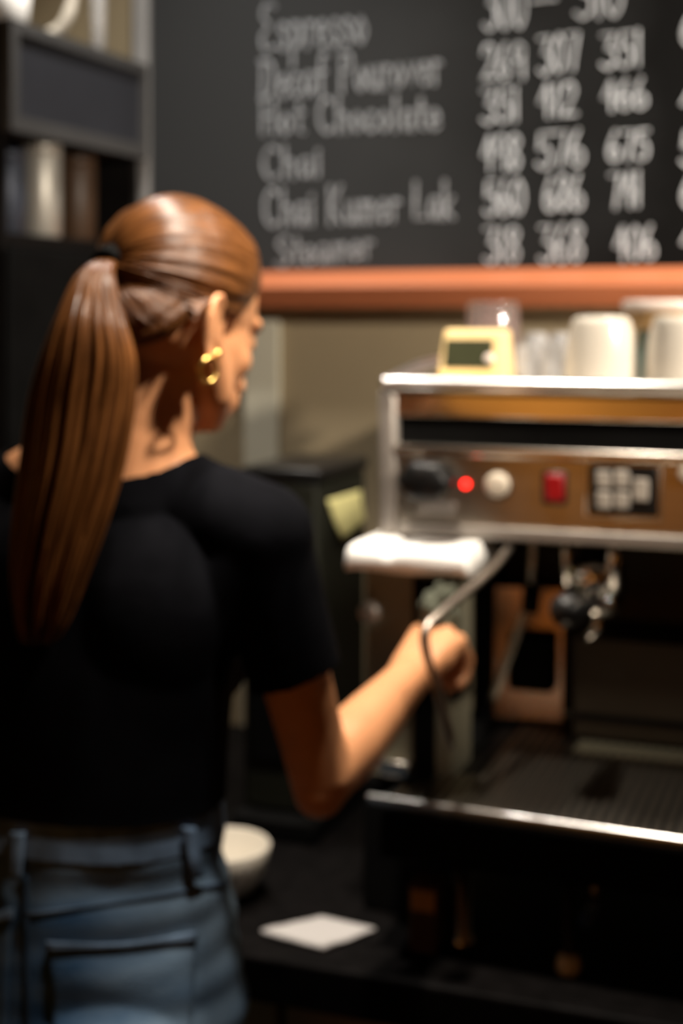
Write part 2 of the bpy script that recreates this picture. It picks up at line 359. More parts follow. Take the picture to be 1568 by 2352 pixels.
rows = ((('300', 1112, 70, 1206, 62, 105), ('-', 1222, 40, 1275, 36, 76), ('310', 1322, 42, 1428, 36, 95)),
        (('269', 1108, 182, 1205, 178, 78), ('307', 1238, 172, 1328, 158, 85), ('351', 1382, 158, 1472, 148, 78)),
        (('351', 1108, 284, 1190, 276, 76), ('412', 1238, 268, 1322, 264, 74), ('466', 1384, 254, 1484, 246, 66)),
        (('498', 1108, 392, 1194, 390, 80), ('576', 1234, 386, 1340, 378, 80), ('675', 1396, 370, 1488, 364, 66)),
        (('560', 1114, 494, 1202, 490, 78), ('686', 1250, 484, 1338, 480, 78), ('741', 1402, 478, 1470, 472, 78)),
        (('318', 1114, 604, 1192, 602, 80), ('368', 1240, 604, 1338, 598, 84), ('406', 1412, 600, 1504, 594, 76)))
for row in rows:
    for r in row: writing('chalk_price', *r, 6.8, M['chalk'])
for y, c in ((104, '6'), (272, '4'), (380, '5'), (476, '6'), (592, '4')): writing('chalk_price', c, 1566, y, 1606, y, 78, 8.0, M['chalk'])

# ------------------------------------------------------------------ counter
ctr = mthing('counter', 'long black stone counter under the coffee machine with olive wooden fronts', 'counter')
CE = -0.20; SC0 = -0.62
box('worktop', SC0, SR - 0.003, CE, DW - 0.002, -0.052, 0.0, M['counter'], ctr, 0.004)
box('body', SC0, SR - 0.003, CE + 0.05, DW - 0.002, -ZT + 0.001, -0.052, M['black_matte'], ctr)
for k in range(4):
    x = -0.615 + 0.55 * k
    box('door', x, x + 0.54, CE + 0.025, CE + 0.05, -ZT + 0.10, -0.056, M['cabinet'], ctr, 0.003)

# ------------------------------------------------------------------ espresso machine
MC = mthing('espresso_machine', 'large steel espresso machine with red lamp, black knob and keypad on counter', 'coffee machine')
WD, DEP = 0.80, 0.48
zr = lambda py, d=0.0: ML(890, py, d).z
Z_RAIL0, Z_RAIL1 = zr(894), zr(864)
Z_FAS, Z_BLK, Z_STR0, Z_STR1, Z_PAN, Z_LIP0, Z_BOT = zr(895), zr(955), zr(1018), zr(1041), zr(1043), zr(1196), zr(1226)
ZTR = WZ(840, 1828, 1.58 - 0.5426).z - ZT        # drip tray level above the counter
TOPZ = Z_FAS - 0.004
box('housing', 0.012, WD, 0.016, DEP, Z_BOT + 0.004, TOPZ, M['black_matte'], MC)
box('fascia', 0.010, WD, 0.0, 0.02, Z_BLK, Z_FAS, M['steel_mirror'], MC, 0.002)
box('band', 0.010, WD, 0.010, 0.02, Z_STR0 - 0.002, Z_BLK + 0.002, M['black_matte'], MC)
box('trim_strip', 0.010, WD, -0.006, 0.02, Z_STR1, Z_STR0, M['steel'], MC, 0.003)
box('control_panel', 0.014, WD, 0.0, 0.02, Z_LIP0, Z_STR1, M['steel_satin'], MC, 0.002)
box('bottom_lip', 0.012, WD, -0.004, 0.03, Z_BOT, Z_LIP0, M['steel_grey'], MC, 0.003)
box('side_panel', -0.012, 0.012, -0.004, DEP, Z_BOT - 0.002, Z_FAS, M['steel_grey'], MC, 0.006)
box('top_plate', 0.0, WD, 0.0, DEP, TOPZ - 0.002, TOPZ + 0.003, M['steel_satin'], MC)
CUPZ = TOPZ + 0.003
bm = bmesh.new(); zm = (Z_RAIL0 + Z_RAIL1) / 2; rr = (Z_RAIL1 - Z_RAIL0) / 2
tube(bm, smooth_path([(-0.004, 0.40, zm + 0.020), (-0.004, 0.18, zm + 0.016), (-0.004, 0.05, zm + 0.004), (0.004, 0.0, zm), (0.03, -0.004, zm), (0.4, -0.004, zm), (WD, -0.004, zm)], 40), rr, 14)
obj('cup_rail', bm, M['rail'], MC, True)['label'] = 'bright chrome rail'
# lower body
zS = ZTR + 0.002
box('lower_side_panel', 0.063, 0.085, 0.165, DEP, zS, Z_BOT + 0.01, M['black_matte'], MC, 0.004)
box('lower_side_panel', WD - 0.03, WD, 0.03, DEP, zS, Z_BOT + 0.01, M['black_matte'], MC, 0.004)
box('back_splash', 0.086, WD - 0.03, 0.26, 0.275, zS, Z_BOT + 0.01, M['dark_steel'], MC)
p = ML(1312, 1440, 0.14); q = ML(1312, 1748, 0.10)
box('guard_panel', p.x, WD - 0.03, 0.14, 0.26, ZTR + 0.002, ML(1312, 1460, 0.14).z, M['dark_steel'], MC, 0.004)
box('panel_seam', p.x + 0.006, WD - 0.03, 0.137, 0.142, ML(1312, 1648, 0.14).z, ML(1312, 1634, 0.14).z, M['black_matte'], MC)
g0 = ML(1312, 1815, 0.095).z
box('guard_lip', q.x, WD - 0.03, 0.095, 0.14, max(g0, ZTR + 0.002), q.z, M['olive_metal'], MC, 0.006)
# drip tray with a slanting near corner
tp = [toM(WZ(840, 1826, ZT + ZTR)), toM(WZ(1040, 1772, ZT + ZTR))]
fr = toM(WZ(1568, 1928, ZT + ZTR)); k = (WD - tp[0].x) / (fr.x - tp[0].x)
e1 = tp[0].lerp(fr, k)
poly = [(tp[0].x, tp[0].y), (e1.x, e1.y), (WD, 0.30), (0.10, 0.30), (0.10, tp[1].y), (tp[1].x, tp[1].y)]
def prism(bm, poly, z0, z1):
    lo = [bm.verts.new((x, y, z0)) for x, y in poly]; hi = [bm.verts.new((x, y, z1)) for x, y in poly]
    n = len(poly)
    for i in range(n): bm.faces.new((lo[i], lo[(i + 1) % n], hi[(i + 1) % n], hi[i]))
    bm.faces.new(lo[::-1]); bm.faces.new(hi)
bm = bmesh.new(); prism(bm, poly, ZTR - 0.014, ZTR - 0.004); obj('drip_tray', bm, M['black'], MC)
bm = bmesh.new()
t = Vector((e1.x - tp[0].x, e1.y - tp[0].y)).normalized(); n_ = Vector((-t.y, t.x))
def rail(bm, a, b, w, z0, z1):
    t = Vector((b[0] - a[0], b[1] - a[1])).normalized(); n = Vector((-t.y, t.x)) * w
    prism(bm, [a, b, (b[0] + n.x, b[1] + n.y), (a[0] + n.x, a[1] + n.y)], z0, z1)
rail(bm, (tp[0].x, tp[0].y), (e1.x, e1.y), 0.007, ZTR - 0.013, ZTR + 0.001)
obj('tray_edge', bm, M['rail'], MC, bevel=0.005, seg=4)['label'] = 'bright steel front edge'
bm = bmesh.new()
for i in range(64):                               # slotted grate
    x = tp[0].x + 0.03 + i * 0.0125
    yf = tp[0].y + (x - tp[0].x) * t.y / t.x + 0.010
    yb = 0.25 if x > 0.125 else min(tp[1].y, tp[0].y + (x - tp[0].x) * (tp[1].y - tp[0].y) / (tp[1].x - tp[0].x)) - 0.004
    if yb - yf > 0.01: bx(bm, x, x + 0.0065, yf, yb, ZTR - 0.004, ZTR + 0.000)
obj('grate', bm, M['steel_satin'], MC)
bz = ZTR - 0.014
box('base', 0.03, WD - 0.02, tp[0].y + 0.02, 0.40, bz - 0.065, bz, M['black_matte'], MC, 0.005)
def leg(x, y, m, r=0.010):
    bm = bmesh.new(); lathe(bm, [(r * 1.5, 0.0), (r * 1.5, 0.010), (r, 0.014), (r, bz - 0.06)], 20, (x, y, 0)); return obj('leg', bm, m, MC, True)
l1 = toM(WZ(1060, 2172, ZT)); leg(l1.x, l1.y, M['steel']); leg(WD - 0.06, l1.y, M['steel']); leg(0.10, 0.34, M['black']); leg(WD - 0.06, 0.34, M['black'])
l2 = toM(WZ(1305, 2232, ZT)); bm = bmesh.new(); lathe(bm, [(0.012, 0), (0.014, 0.006), (0.012, 0.016), (0.006, 0.02)], 20, (l2.x, l2.y, 0))
lg = leg(l2.x, l2.y, M['black'], 0.006)
obj('foot', bm, M['ivory'], lg, True)['label'] = 'pale rounded foot'
v1 = ML(1350, 2110, -0.06); bm = bmesh.new(); lathe(bm, [(0.002, -0.012), (0.008, -0.009), (0.009, 0.0), (0.006, 0.008), (0.006, 0.04)], 16, (v1.x, -0.06, v1.z), 'Y')
vv = obj('drain_valve', bm, M['blue'], MC, True); vv['label'] = 'small blue valve'
bm = bmesh.new(); tube(bm, [(v1.x, -0.024, v1.z), (v1.x, -0.015, v1.z + 0.02), (v1.x, -0.015, bz - 0.05)], 0.005, 8); obj('pipe', bm, M['steel_satin'], vv, True)
# controls
def disc(name, px, py, r, d0, d1, m, parent=MC, edge=0.002):
    c = ML(px, py, d0); bm = bmesh.new()
    lathe(bm, [(r, d1 - d0), (r, edge), (r - edge, 0.0), (r * 0.4, -0.0003)], 28, (c.x, d0, c.z), 'Y'); return obj(name, bm, m, parent, True)
c = ML(968, 1100, -0.02)                           # steam knob, lobed
bm = bmesh.new()
for k_, (r, y) in enumerate(((0.020, 0.018), (0.027, 0.010), (0.031, -0.010), (0.030, -0.030), (0.024, -0.037), (0.006, -0.039))):
    pass
N = 40; rings = []
for r, y in ((0.020, 0.018), (0.0255, 0.010), (0.0285, -0.008), (0.0275, -0.026), (0.022, -0.034), (0.006, -0.036)):
    rings.append([bm.verts.new((c.x + 0.010 + (r * (1 + 0.05 * math.cos(6 * 2 * math.pi * i / N))) * math.cos(2 * math.pi * i / N) * 1.12, c.y + y,
                                c.z + (r * (1 + 0.05 * math.cos(6 * 2 * math.pi * i / N))) * math.sin(2 * math.pi * i / N) * 0.88)) for i in range(N)])
for a, b in zip(rings, rings[1:]):
    for i in range(N): bm.faces.new((a[i], a[(i + 1) % N], b[(i + 1) % N], b[i]))
bm.faces.new(rings[0]); bm.faces.new(rings[-1])
obj('steam_knob', bm, M['black'], MC, True)['label'] = 'big black knob'
disc('indicator_lamp', 1067, 1113, 0.0042, -0.005, 0.004, M['red_lit'])['label'] = 'lit red lamp'
bb = disc('push_button', 1139, 1115, 0.0150, -0.010, 0.004, M['ivory'], edge=0.004); bb['label'] = 'round ivory button'
disc('button_ring', 1141, 1116, 0.0175, -0.003, 0.002, M['black'], bb)
def fbox(name, x0, x1, y0, y1, d0, d1, m, parent=MC, bevel=0.003):
    a, b = ML(x0, y1, d0), ML(x1, y0, d0); cz0 = ML((x0 + x1) / 2, y1, d0).z; cz1 = ML((x0 + x1) / 2, y0, d0).z
    return box(name, a.x, b.x, d0, d1, cz0, cz1, m, parent, bevel)
sw = fbox('switch_frame', 1243, 1301, 1082, 1160, -0.004, 0.002, M['black'])
fbox('rocker', 1250, 1294, 1089, 1152, -0.009, -0.003, M['red_switch'], sw)['label'] = 'dark red rocker'
kp = fbox('keypad', 1350, 1512, 1068, 1186, -0.004, 0.002, M['black'])
fbox('bezel', 1342, 1520, 1060, 1194, -0.0015, 0.002, M['steel'], kp)
for x in (1368, 1410):
    for y in (1081, 1130): fbox('key', x, x + 34, y, y + 40, -0.008, -0.003, M['key_grey'], kp, 0.002)
fbox('key', 1452, 1488, 1100, 1152, -0.008, -0.003, M['key_grey'], kp, 0.002)
disc('push_button', 1576, 1090, 0.010, -0.008, 0.004, M['ivory'])['label'] = 'round ivory button cut by the picture edge'
c = ML(1000, 1165, 0.0); fbox('knob_reflection', 958, 1044, 1150, 1182, -0.002, 0.002, M['steel_grey'])  # grey slab standing in for the pale reflection below the knob
# group head, portafilter
gc = ML(1372, 1300, 0.075)
bm = bmesh.new(); lathe(bm, [(0.022, Z_BOT + 0.01), (0.022, gc.z + 0.01), (0.034, gc.z + 0.006), (0.036, gc.z - 0.012), (0.034, gc.z - 0.03), (0.020, gc.z - 0.034)], 36, (gc.x, gc.y, 0))
gh = obj('group_head', bm, M['chrome'], MC, True)
bm = bmesh.new(); lathe(bm, [(0.031, gc.z - 0.028), (0.031, gc.z - 0.045), (0.026, gc.z - 0.056), (0.010, gc.z - 0.060)], 32, (gc.x, gc.y, 0))
pf = obj('portafilter', bm, M['chrome'], MC, True)
hb = toM(W(1301, 1402, 1.58)); start = Vector((gc.x, gc.y, gc.z - 0.045)); dr = (hb - start).normalized()
bm = bmesh.new(); P = [start + dr * 0.02] + [start.lerp(hb, u) for u in (0.35, 0.45, 0.6, 0.8, 0.93, 1.0, 1.06, 1.10)]
tube(bm, P, [0.007, 0.008, 0.012, 0.0145, 0.017, 0.0195, 0.0195, 0.015, 0.005], 20); obj('handle', bm, M['black'], pf, True)['label'] = 'black round-ended handle'
bm = bmesh.new(); tube(bm, [(gc.x, gc.y, gc.z - 0.055), (gc.x, gc.y, gc.z - 0.075), (gc.x - 0.014, gc.y, gc.z - 0.09)], 0.006, 10); obj('spout', bm, M['chrome'], pf, True)
for px, r, y1 in ((1410, 0.009, 1352), (1300, 0.005, 1345)):
    a = ML(px, y1, 0.045); bm = bmesh.new(); tube(bm, [(a.x, 0.045, Z_BOT + 0.01), (a.x, 0.045, a.z)], r, 14); obj('nozzle', bm, M['chrome'], MC, True)
# steam wand in front of the hand, and the tap with a black grip
sw0 = toM(W(1165, 1262, 1.70)); wp = [sw0 + Vector((0.004, 0.05, 0.03)), sw0, toM(W(1100, 1335, 1.63)), toM(W(1020, 1402, 1.545)), toM(W(978, 1448, 1.515)), toM(W(980, 1505, 1.51)),
                                       toM(W(1005, 1590, 1.515)), toM(W(1040, 1722, 1.53))]
bm = bmesh.new(); pth = smooth_path(wp, 48); tube(bm, pth, [0.0052] * 44 + [0.0052, 0.006, 0.006, 0.005, 0.003], 12); wand = obj('steam_wand', bm, M['wand'], MC, True)
tp0 = ML(1228, 1240, 0.10)
bm = bmesh.new(); tube(bm, smooth_path([(tp0.x, 0.10, Z_BOT + 0.01), ML(1222, 1300, 0.10), ML(1218, 1360, 0.09), ML(1190, 1450, 0.085), ML(1128, 1612, 0.08)], 24), 0.0055, 10)
tw = obj('water_tap', bm, M['steel'], MC, True)
bm = bmesh.new(); tube(bm, [ML(1222, 1340, 0.095), ML(1217, 1408, 0.088)], 0.0115, 14); obj('grip', bm, M['black_matte'], tw, True)['label'] = 'black rubber grip'
bm = bmesh.new(); a, b = ML(1124, 1760, 0.235), ML(1308, 1340, 0.255)      # sloping splash plate behind the wand, added and tilted to mirror the amber wall
tl_ = math.tan(math.radians(3.4)); yw = (b.x - 0.086) * math.tan(math.radians(7.3)); hz = ML(1200, 1352, 0.2).z - zS
vs = [bm.verts.new(p) for p in ((0.086, 0.190, zS + .002), (b.x, 0.190 + yw, zS + .002), (b.x, 0.190 + yw + hz * tl_, zS + hz), (0.086, 0.190 + hz * tl_, zS + hz))]
vb = [bm.verts.new(v.co + Vector((0, 0.003, 0))) for v in vs]
for i in range(4): bm.faces.new((vs[i], vs[(i + 1) % 4], vb[(i + 1) % 4], vb[i]))
bm.faces.new(vs[::-1]); bm.faces.new(vb); obj('reflector_plate', bm, M['reflector'], MC)
a, b = ML(1164, 1586, 0.17), ML(1268, 1462, 0.17)
box('black_plate', a.x, b.x, 0.170, 0.220, a.z, b.z, M['black_matte'], MC, 0.006)

# ------------------------------------------------------------------ things on top of the machine
def cup(name, label, px, py_top, d, r0, r1, h, m, group=None, cat='cup', base=None, z=None):
    c = ML(px, 868, d); o = mthing(name, label, cat, (c.x, d, CUPZ if z is None else z), group)
    bm = bmesh.new()                               # stands upside down: rim below, foot on top
    lathe(bm, [(r0 - 0.003, 0.0), (r0, 0.002), (r0 * 0.98 + r1 * .02, 0.15 * h), (r0 * .84 + r1 * .16, .45 * h), (r0 * .58 + r1 * .42, .72 * h), (r0 * .25 + r1 * .75, 0.89 * h), (r1 * 1.04, 0.945 * h), (r1 * 0.95, 0.98 * h)], 48)
    obj('body', bm, m, o, True)
    bm = bmesh.new(); lathe(bm, [(r1 * 0.90, 0.96 * h), (r1 * 0.88, h), (r1 * 0.78, h), (r1 * 0.76, 0.982 * h)], 48, closed=True); obj('foot_ring', bm, base or m, o, True)
    return o
def hfor(px, y0, d): return ML(px, y0, d).z - CUPZ
GR = 'upturned white cups on the machine'
def wcup(label, px, d, w0, w1, y0):
    Yc = toW(ML(px, 800, d)).y; return cup('coffee_cup', label, px, y0, d, w0 / 2 / F * Yc, w1 / 2 / F * Yc, hfor(px, y0, d), M['white_cer'], GR)
wcup('upturned white cup with pale flat foot in front of the teal cup, fully visible', 1380, 0.075, 172, 126, 726)
wcup('upturned white cup at the picture edge, partly cut off, beside the teal cup', 1566, 0.075, 172, 126, 724)
d = 0.24; Yc = toW(ML(1530, 800, d)).y
cup('tall_cup', 'upturned teal cup standing behind the two white cups', 1530, 0, d, 68 / F * Yc, 62 / F * Yc, hfor(1530, 756, d), M['teal'])
ct = cup('bowl', 'tan bowl with pale base resting upturned on the teal cup', 1530, 0, d, 92 / F * Yc, 96 / F * Yc, ML(1530, 714, d).z - ML(1530, 756, d).z, M['tan'], z=ML(1530, 756, d).z, base=M['rim'], cat='bowl')
bm = bmesh.new(); hh = ML(1530, 714, d).z - ML(1530, 756, d).z; lathe(bm, [(98 / F * Yc, hh), (101 / F * Yc, hh + 0.004), (100 / F * Yc, hh + 0.012), (90 / F * Yc, hh + 0.014)], 48); obj('rim', bm, M['rim'], ct, True)['label'] = 'pale rim'

def tumbler(label, px, d, r0, r1, h, m, group, name='glass', z=None):
    c = ML(px, 868, d); o = mthing(name, label, 'glass', (c.x, d, CUPZ if z is None else z), group)
    bm = bmesh.new(); w_ = 0.0022
    lathe(bm, [(r0, 0), (r0 * .97 + r1 * .03, h * .3), (r1, h * 0.96), (r1 - 0.002, h), (r1 * 0.4, h), (r1 * 0.3, h - 0.010), (r1 - w_, h - 0.011), (r0 - w_, 0.0)], 36, closed=True)
    # underside of the thick foot, closed by a disc
    obj('body', bm, m, o, True)
    bm = bmesh.new(); lathe(bm, [(r1 * 0.41, h - 0.001), (r1 * 0.41, h - 0.009)], 24); obj('foot', bm, m, o, True)
    return o
d = 0.30; Yc = toW(ML(1132, 800, d)).y
tumbler('tall pink-tinted upturned glass behind the cream timer', 1132, d, 66 / F * Yc, 58 / F * Yc, hfor(1132, 694, d), M['glass_pink'], None)
for px, dd, top, lab in ((1210, 0.10, 792, 'small upturned shot glass nearest the cream timer'), (1268, 0.10, 788, 'small upturned shot glass nearest the white cup'),
                         (1232, 0.19, 764, 'upturned shot glass at the back of its row, behind the gap'), (1290, 0.20, 764, 'upturned shot glass behind the white cup edge, back row')):
    Yc = toW(ML(px, 800, dd)).y; tumbler(lab, px, dd, 31 / F * Yc, 25 / F * Yc, hfor(px, top, dd), M['glass'], 'shot glasses on the machine', 'shot_glass')
# cream timer, leaning back
c = ML(1072, 868, 0.035); tmo = mthing('timer', 'small cream digital timer with dark display standing on the machine', 'timer', (c.x, 0.035, CUPZ))
wl, wr = ML(998, 868, 0.035).x - c.x, ML(1162, 868, 0.035).x - c.x; ht = hfor(1085, 757, 0.05)
bm = bmesh.new(); prf = [(0, 0), (0.022, ht), (0.045, ht), (0.062, 0)]
tl, tr = wl + 0.006, wr - 0.004
lo = [bm.verts.new((wl if z == 0 else tl, y, z)) for y, z in prf]; hi = [bm.verts.new((wr if z == 0 else tr, y, z)) for y, z in prf]
for i in range(4): bm.faces.new((lo[i], lo[(i + 1) % 4], hi[(i + 1) % 4], hi[i]))
bm.faces.new(lo); bm.faces.new(hi[::-1]); obj('case', bm, M['cream'], tmo, bevel=0.004, seg=3)
def onface(x, f): return Vector((x, 0.022 * f, ht * f))
def facebox(name, x0, x1, f0, f1, m, out=0.0015, parent=tmo):
    n = Vector((0, -ht, 0.022)).normalized(); bm = bmesh.new()
    P = [onface(x0, f0), onface(x1, f0), onface(x1, f1), onface(x0, f1)]
    lo = [bm.verts.new(p - n * 0.001) for p in P]; hi = [bm.verts.new(p + n * out) for p in P]
    for i in range(4): bm.faces.new((lo[i], lo[(i + 1) % 4], hi[(i + 1) % 4], hi[i]))
    bm.faces.new(lo[::-1]); bm.faces.new(hi); return obj(name, bm, m, parent, bevel=0.0005)
facebox('display', wl + 0.009, wr - 0.020, 0.36, 0.84, M['lcd'])['label'] = 'dark display'
for i in range(6):
    x = wl + 0.010 + i * (wr - wl - 0.034) / 5
    for f in (0.08, 0.20): facebox('key', x - 0.0045, x + 0.0045, f, f + 0.085, M['cream_key'], 0.002)
n = Vector((0, -ht, 0.022)).normalized(); bm = bmesh.new(); lathe(bm, [(0.006, 0.004), (0.006, -0.002), (0.003, -0.003)], 20, tuple(onface(wr - 0.024, 0.52)), 'Y'); obj('button', bm, M['rim'], tmo, True)

# ------------------------------------------------------------------ steel box with towel, black grinder, note
BX0, BX1, BD0, BD1 = -0.0174, 0.092, -0.036, 0.055
btop = ML(960, 1314, BD0).z
gb = mthing('knock_box', 'tall olive-grey metal box with black stripe and round knob beneath the white towel', 'box', (0, 0, 0))
box('body', BX0, BX1, BD0, BD1, 0.16, btop, M['olive_metal'], gb, 0.004)
box('base', BX0 - 0.002, BX1, BD0 - 0.002, BD1, 0.0, 0.16, M['black_matte'], gb, 0.003)
a, b = ML(950, 1500, BD0), ML(1000, 1500, BD0)
box('stripe', a.x, b.x, BD0 - 0.004, BD0 + 0.002, 0.165, btop - 0.006, M['black_matte'], gb)
c = ML(860, 1400, BD0); bm = bmesh.new(); lathe(bm, [(0.006, 0.002), (0.006, -0.008), (0.0125, -0.012), (0.0135, -0.02), (0.010, -0.026), (0.003, -0.027)], 24, (c.x, BD0, c.z), 'Y')
obj('knob', bm, M['steel_grey'], gb, True)['label'] = 'grey metal knob'
a, b = ML(868, 1782, BD0 - 0.01), ML(940, 1752, BD0 - 0.01)
box('foot_plate', a.x, b.x, BD0 - 0.012, BD0 + 0.002, a.z, b.z, M['steel'], gb, 0.003)
# towel: a folded slab with soft rounded edges, two rolls meeting at a dip
a, b = ML(790, 1280, -0.075), ML(1074, 1285, -0.075); tz0 = btop + 0.001; th = ML(900, 1256, -0.075).z - tz0
bm = bmesh.new(); nx, na = 44, 28; rings = []
for i in range(nx + 1):
    u = i / nx; x = a.x + (b.x - a.x) * u; end = min(1.0, math.sqrt(max(0.0, 1 - (1 - min(u, 1 - u) / 0.045) ** 2)) if min(u, 1 - u) < 0.045 else 1.0)
    dip = 1 - 0.16 * math.exp(-((u - 0.36) / 0.05) ** 2)
    hh = th * (0.45 + 0.55 * end) * dip; ring = []
    y0, y1 = -0.078 + 0.006 * (1 - end), 0.065
    for j in range(na):
        t_ = 2 * math.pi * j / na; cx_, sx_ = math.cos(t_), math.sin(t_)
        ex = math.copysign(abs(cx_) ** 0.45, cx_); ez = math.copysign(abs(sx_) ** 0.6, sx_)
        ring.append(bm.verts.new((x, (y0 + y1) / 2 + (y1 - y0) / 2 * ex, tz0 + hh / 2 + hh / 2 * ez + 0.0012 * math.sin(9 * u + j * .7))))
    rings.append(ring)
for r0_, r1_ in zip(rings, rings[1:]):
    for j in range(na): bm.faces.new((r0_[j], r0_[(j + 1) % na], r1_[(j + 1) % na], r1_[j]))
bm.faces.new(rings[0]); bm.faces.new(rings[-1])
tw_ = obj('towel', bm, M['white_cloth'], None, True); tw_.location = toW((0, 0, 0)); tw_.rotation_euler = (0, 0, -A)
tag(tw_, 'bright white folded towel lying on the olive-grey metal box', 'towel')

g = toM(W(730, 1078, 1.95)); gz = g.z
gr = mthing('coffee_grinder', 'tall black coffee grinder with a yellow paper note on its side', 'grinder')
box('body', g.x - 0.112, g.x, g.y, g.y + 0.20, 0.03, gz - 0.02, M['green_black'], gr, 0.006)
box('lid', g.x - 0.116, g.x + 0.004, g.y - 0.004, g.y + 0.204, gz - 0.02, gz, M['black'], gr, 0.006)
box('base', g.x - 0.118, g.x + 0.006, g.y - 0.03, g.y + 0.205, 0.0, 0.03, M['black_matte'], gr, 0.005)
box('front_panel', g.x - 0.104, g.x - 0.008, g.y - 0.006, g.y + 0.004, 0.10, gz - 0.06, M['black_matte'], gr, 0.004)
bm = bmesh.new(); lathe(bm, [(0.016, 0.004), (0.016, -0.016), (0.012, -0.02), (0.003, -0.021)], 20, (g.x - 0.05, g.y - 0.006, gz - 0.12), 'Y'); obj('dial', bm, M['black'], gr, True)
# the note on the grinder's side face (plane s = g.x)
def onside(px, py):
    k = (px - CX) / F; s = g.x + 0.002                         # solve d for that column
    d_ = (k * (M0[1] - s * SA) - M0[0] - s * CA) / (SA - k * CA); Y = M0[1] - s * SA + d_ * CA
    return Vector((s, d_, ZC + (HY - py) / F * Y - ZT))
Q = [onside(752, 1148), onside(828, 1126), onside(834, 1196), onside(776, 1240)]
bm = bmesh.new(); n6 = 8; gridv = []
for i in range(n6 + 1):
    row = []
    for j in range(n6 + 1):
        u, v = i / n6, j / n6; p = (Q[0].lerp(Q[1], u)).lerp(Q[3].lerp(Q[2], u), v); p.x += 0.006 * (v ** 2) * (1 - 0.5 * u); row.append(bm.verts.new(p))
    gridv.append(row)
for i in range(n6):
    for j in range(n6): bm.faces.new((gridv[i][j], gridv[i + 1][j], gridv[i + 1][j + 1], gridv[i][j + 1]))
o = obj('paper_note', bm, M['note'], None, True); o.location = toW((0, 0, 0)); o.rotation_euler = (0, 0, -A)
sm = o.modifiers.new('thick', 'SOLIDIFY'); sm.thickness = 0.0008
tag(o, 'pale yellow paper note stuck on the side of the black grinder', 'note')

# ------------------------------------------------------------------ things on the counter
def worldthing(name, label, cat, loc, group=None): return thing(name, label, cat, loc, -A, group)
bc = WZ(515, 2055, ZT); Yc = bc.y
bo = worldthing('bowl', 'white round bowl on the counter beside the blue jeans', 'bowl', (bc.x, bc.y, ZT))
R1 = 106 / F * Yc; hb_ = (ZC - 0.0 - (1938 - HY) / F * Yc) - ZT
bm = bmesh.new(); lathe(bm, [(0.003, 0.010), (R1 * .55, 0.012), (R1 * .8, hb_ * .45), (R1 - .003, hb_ - .001), (R1 - .0015, hb_ + .001), (R1, hb_ - .001), (R1 * .90, hb_ * .55), (R1 * .66, hb_ * .16), (R1 * .45, 0.006), (R1 * .45, 0.0), (0.003, 0.0)], 48)
obj('body', bm, M['white_cer'], bo, True)
pts = [WZ(600, 2152, ZT + .001), WZ(738, 2112, ZT + .001), WZ(862, 2140, ZT + .001), WZ(742, 2186, ZT + .001)]
bm = bmesh.new(); n6 = 10
for lay in range(2):
    gv = []
    for i in range(n6 + 1):
        row = []
        for j in range(n6 + 1):
            u, v = i / n6, j / n6; p = (pts[0].lerp(pts[1], u)).lerp(pts[3].lerp(pts[2], u), v)
            z = 0.0015 + lay * (0.004 + 0.004 * (1 - u) * noise.noise((u * 3, v * 3, lay * 5.0)) + 0.004 * (1 - v) * (1 - u))
            row.append(bm.verts.new((p.x, p.y, ZT + z)))
        gv.append(row)
    for i in range(n6):
        for j in range(n6): bm.faces.new((gv[i][j], gv[i + 1][j], gv[i + 1][j + 1], gv[i][j + 1]))
    if lay == 0: g0v = gv
    else:
        edge = [(i, 0) for i in range(n6 + 1)] + [(n6, j) for j in range(1, n6 + 1)] + [(i, n6) for i in range(n6 - 1, -1, -1)] + [(0, j) for j in range(n6 - 1, 0, -1)]
        for (i, j), (k_, l) in zip(edge, edge[1:] + edge[:1]): bm.faces.new((g0v[i][j], g0v[k_][l], gv[k_][l], gv[i][j]))
tag(obj('napkin', bm, M['paper'], None, True), 'folded white paper napkin lying on the dark counter', 'napkin')
a, b = toM(WZ(938, 2186, ZT)), toM(WZ(1008, 2186, ZT))
cb = mthing('carton', 'small dark brown carton with amber label under the coffee machine', 'carton', (0, 0, 0))
cz = ML(970, 2035, a.y).z
box('body', a.x, b.x, a.y, a.y + 0.05, 0.0, min(cz, bz - 0.068), M['carton'], cb, 0.002)
box('paper_label', a.x + 0.003, b.x - 0.001, a.y - 0.0012, a.y + 0.001, ML(970, 2092, a.y).z, ML(970, 2046, a.y).z, M['amber'], cb)['label'] = 'amber label'

# ------------------------------------------------------------------ shelf cabinet on the far side
SC = -0.645; D0, D1 = 0.142, DB - 0.018
zT1 = W(20, 40, 2.1).z - ZT; zP0 = W(20, 292, 2.1).z - ZT; zS2 = W(100, 548, 2.3).z - ZT
cab = mthing('shelf_cabinet', 'black shelf cabinet with a blue-grey framed flap door behind the woman', 'cabinet')
XB = SL + 0.004
box('side', XB, SC - 0.004, D0, D0 + 0.018, -ZT + 0.001, zT1, M['shelf_black'], cab, 0.002)
box('side', XB, SC - 0.004, D1 - 0.018, D1, -ZT + 0.001, zT1, M['shelf_black'], cab, 0.002)
box('back', XB, XB + 0.012, D0 + 0.018, D1 - 0.018, -ZT + 0.001, zT1, M['shelf_black'], cab)
box('shelf', XB + 0.012, SC - 0.004, D0 + 0.018, D1 - 0.018, zT1 - 0.016, zT1, M['shelf_grey'], cab, 0.002)
box('shelf', XB + 0.012, SC - 0.004, D0 + 0.018, D1 - 0.018, zP0, zP0 + 0.016, M['shelf_grey'], cab, 0.002)
box('shelf', XB + 0.012, SC - 0.002, D0 + 0.018, D1 - 0.018, zS2 - 0.02, zS2, M['shelf_black'], cab, 0.002)
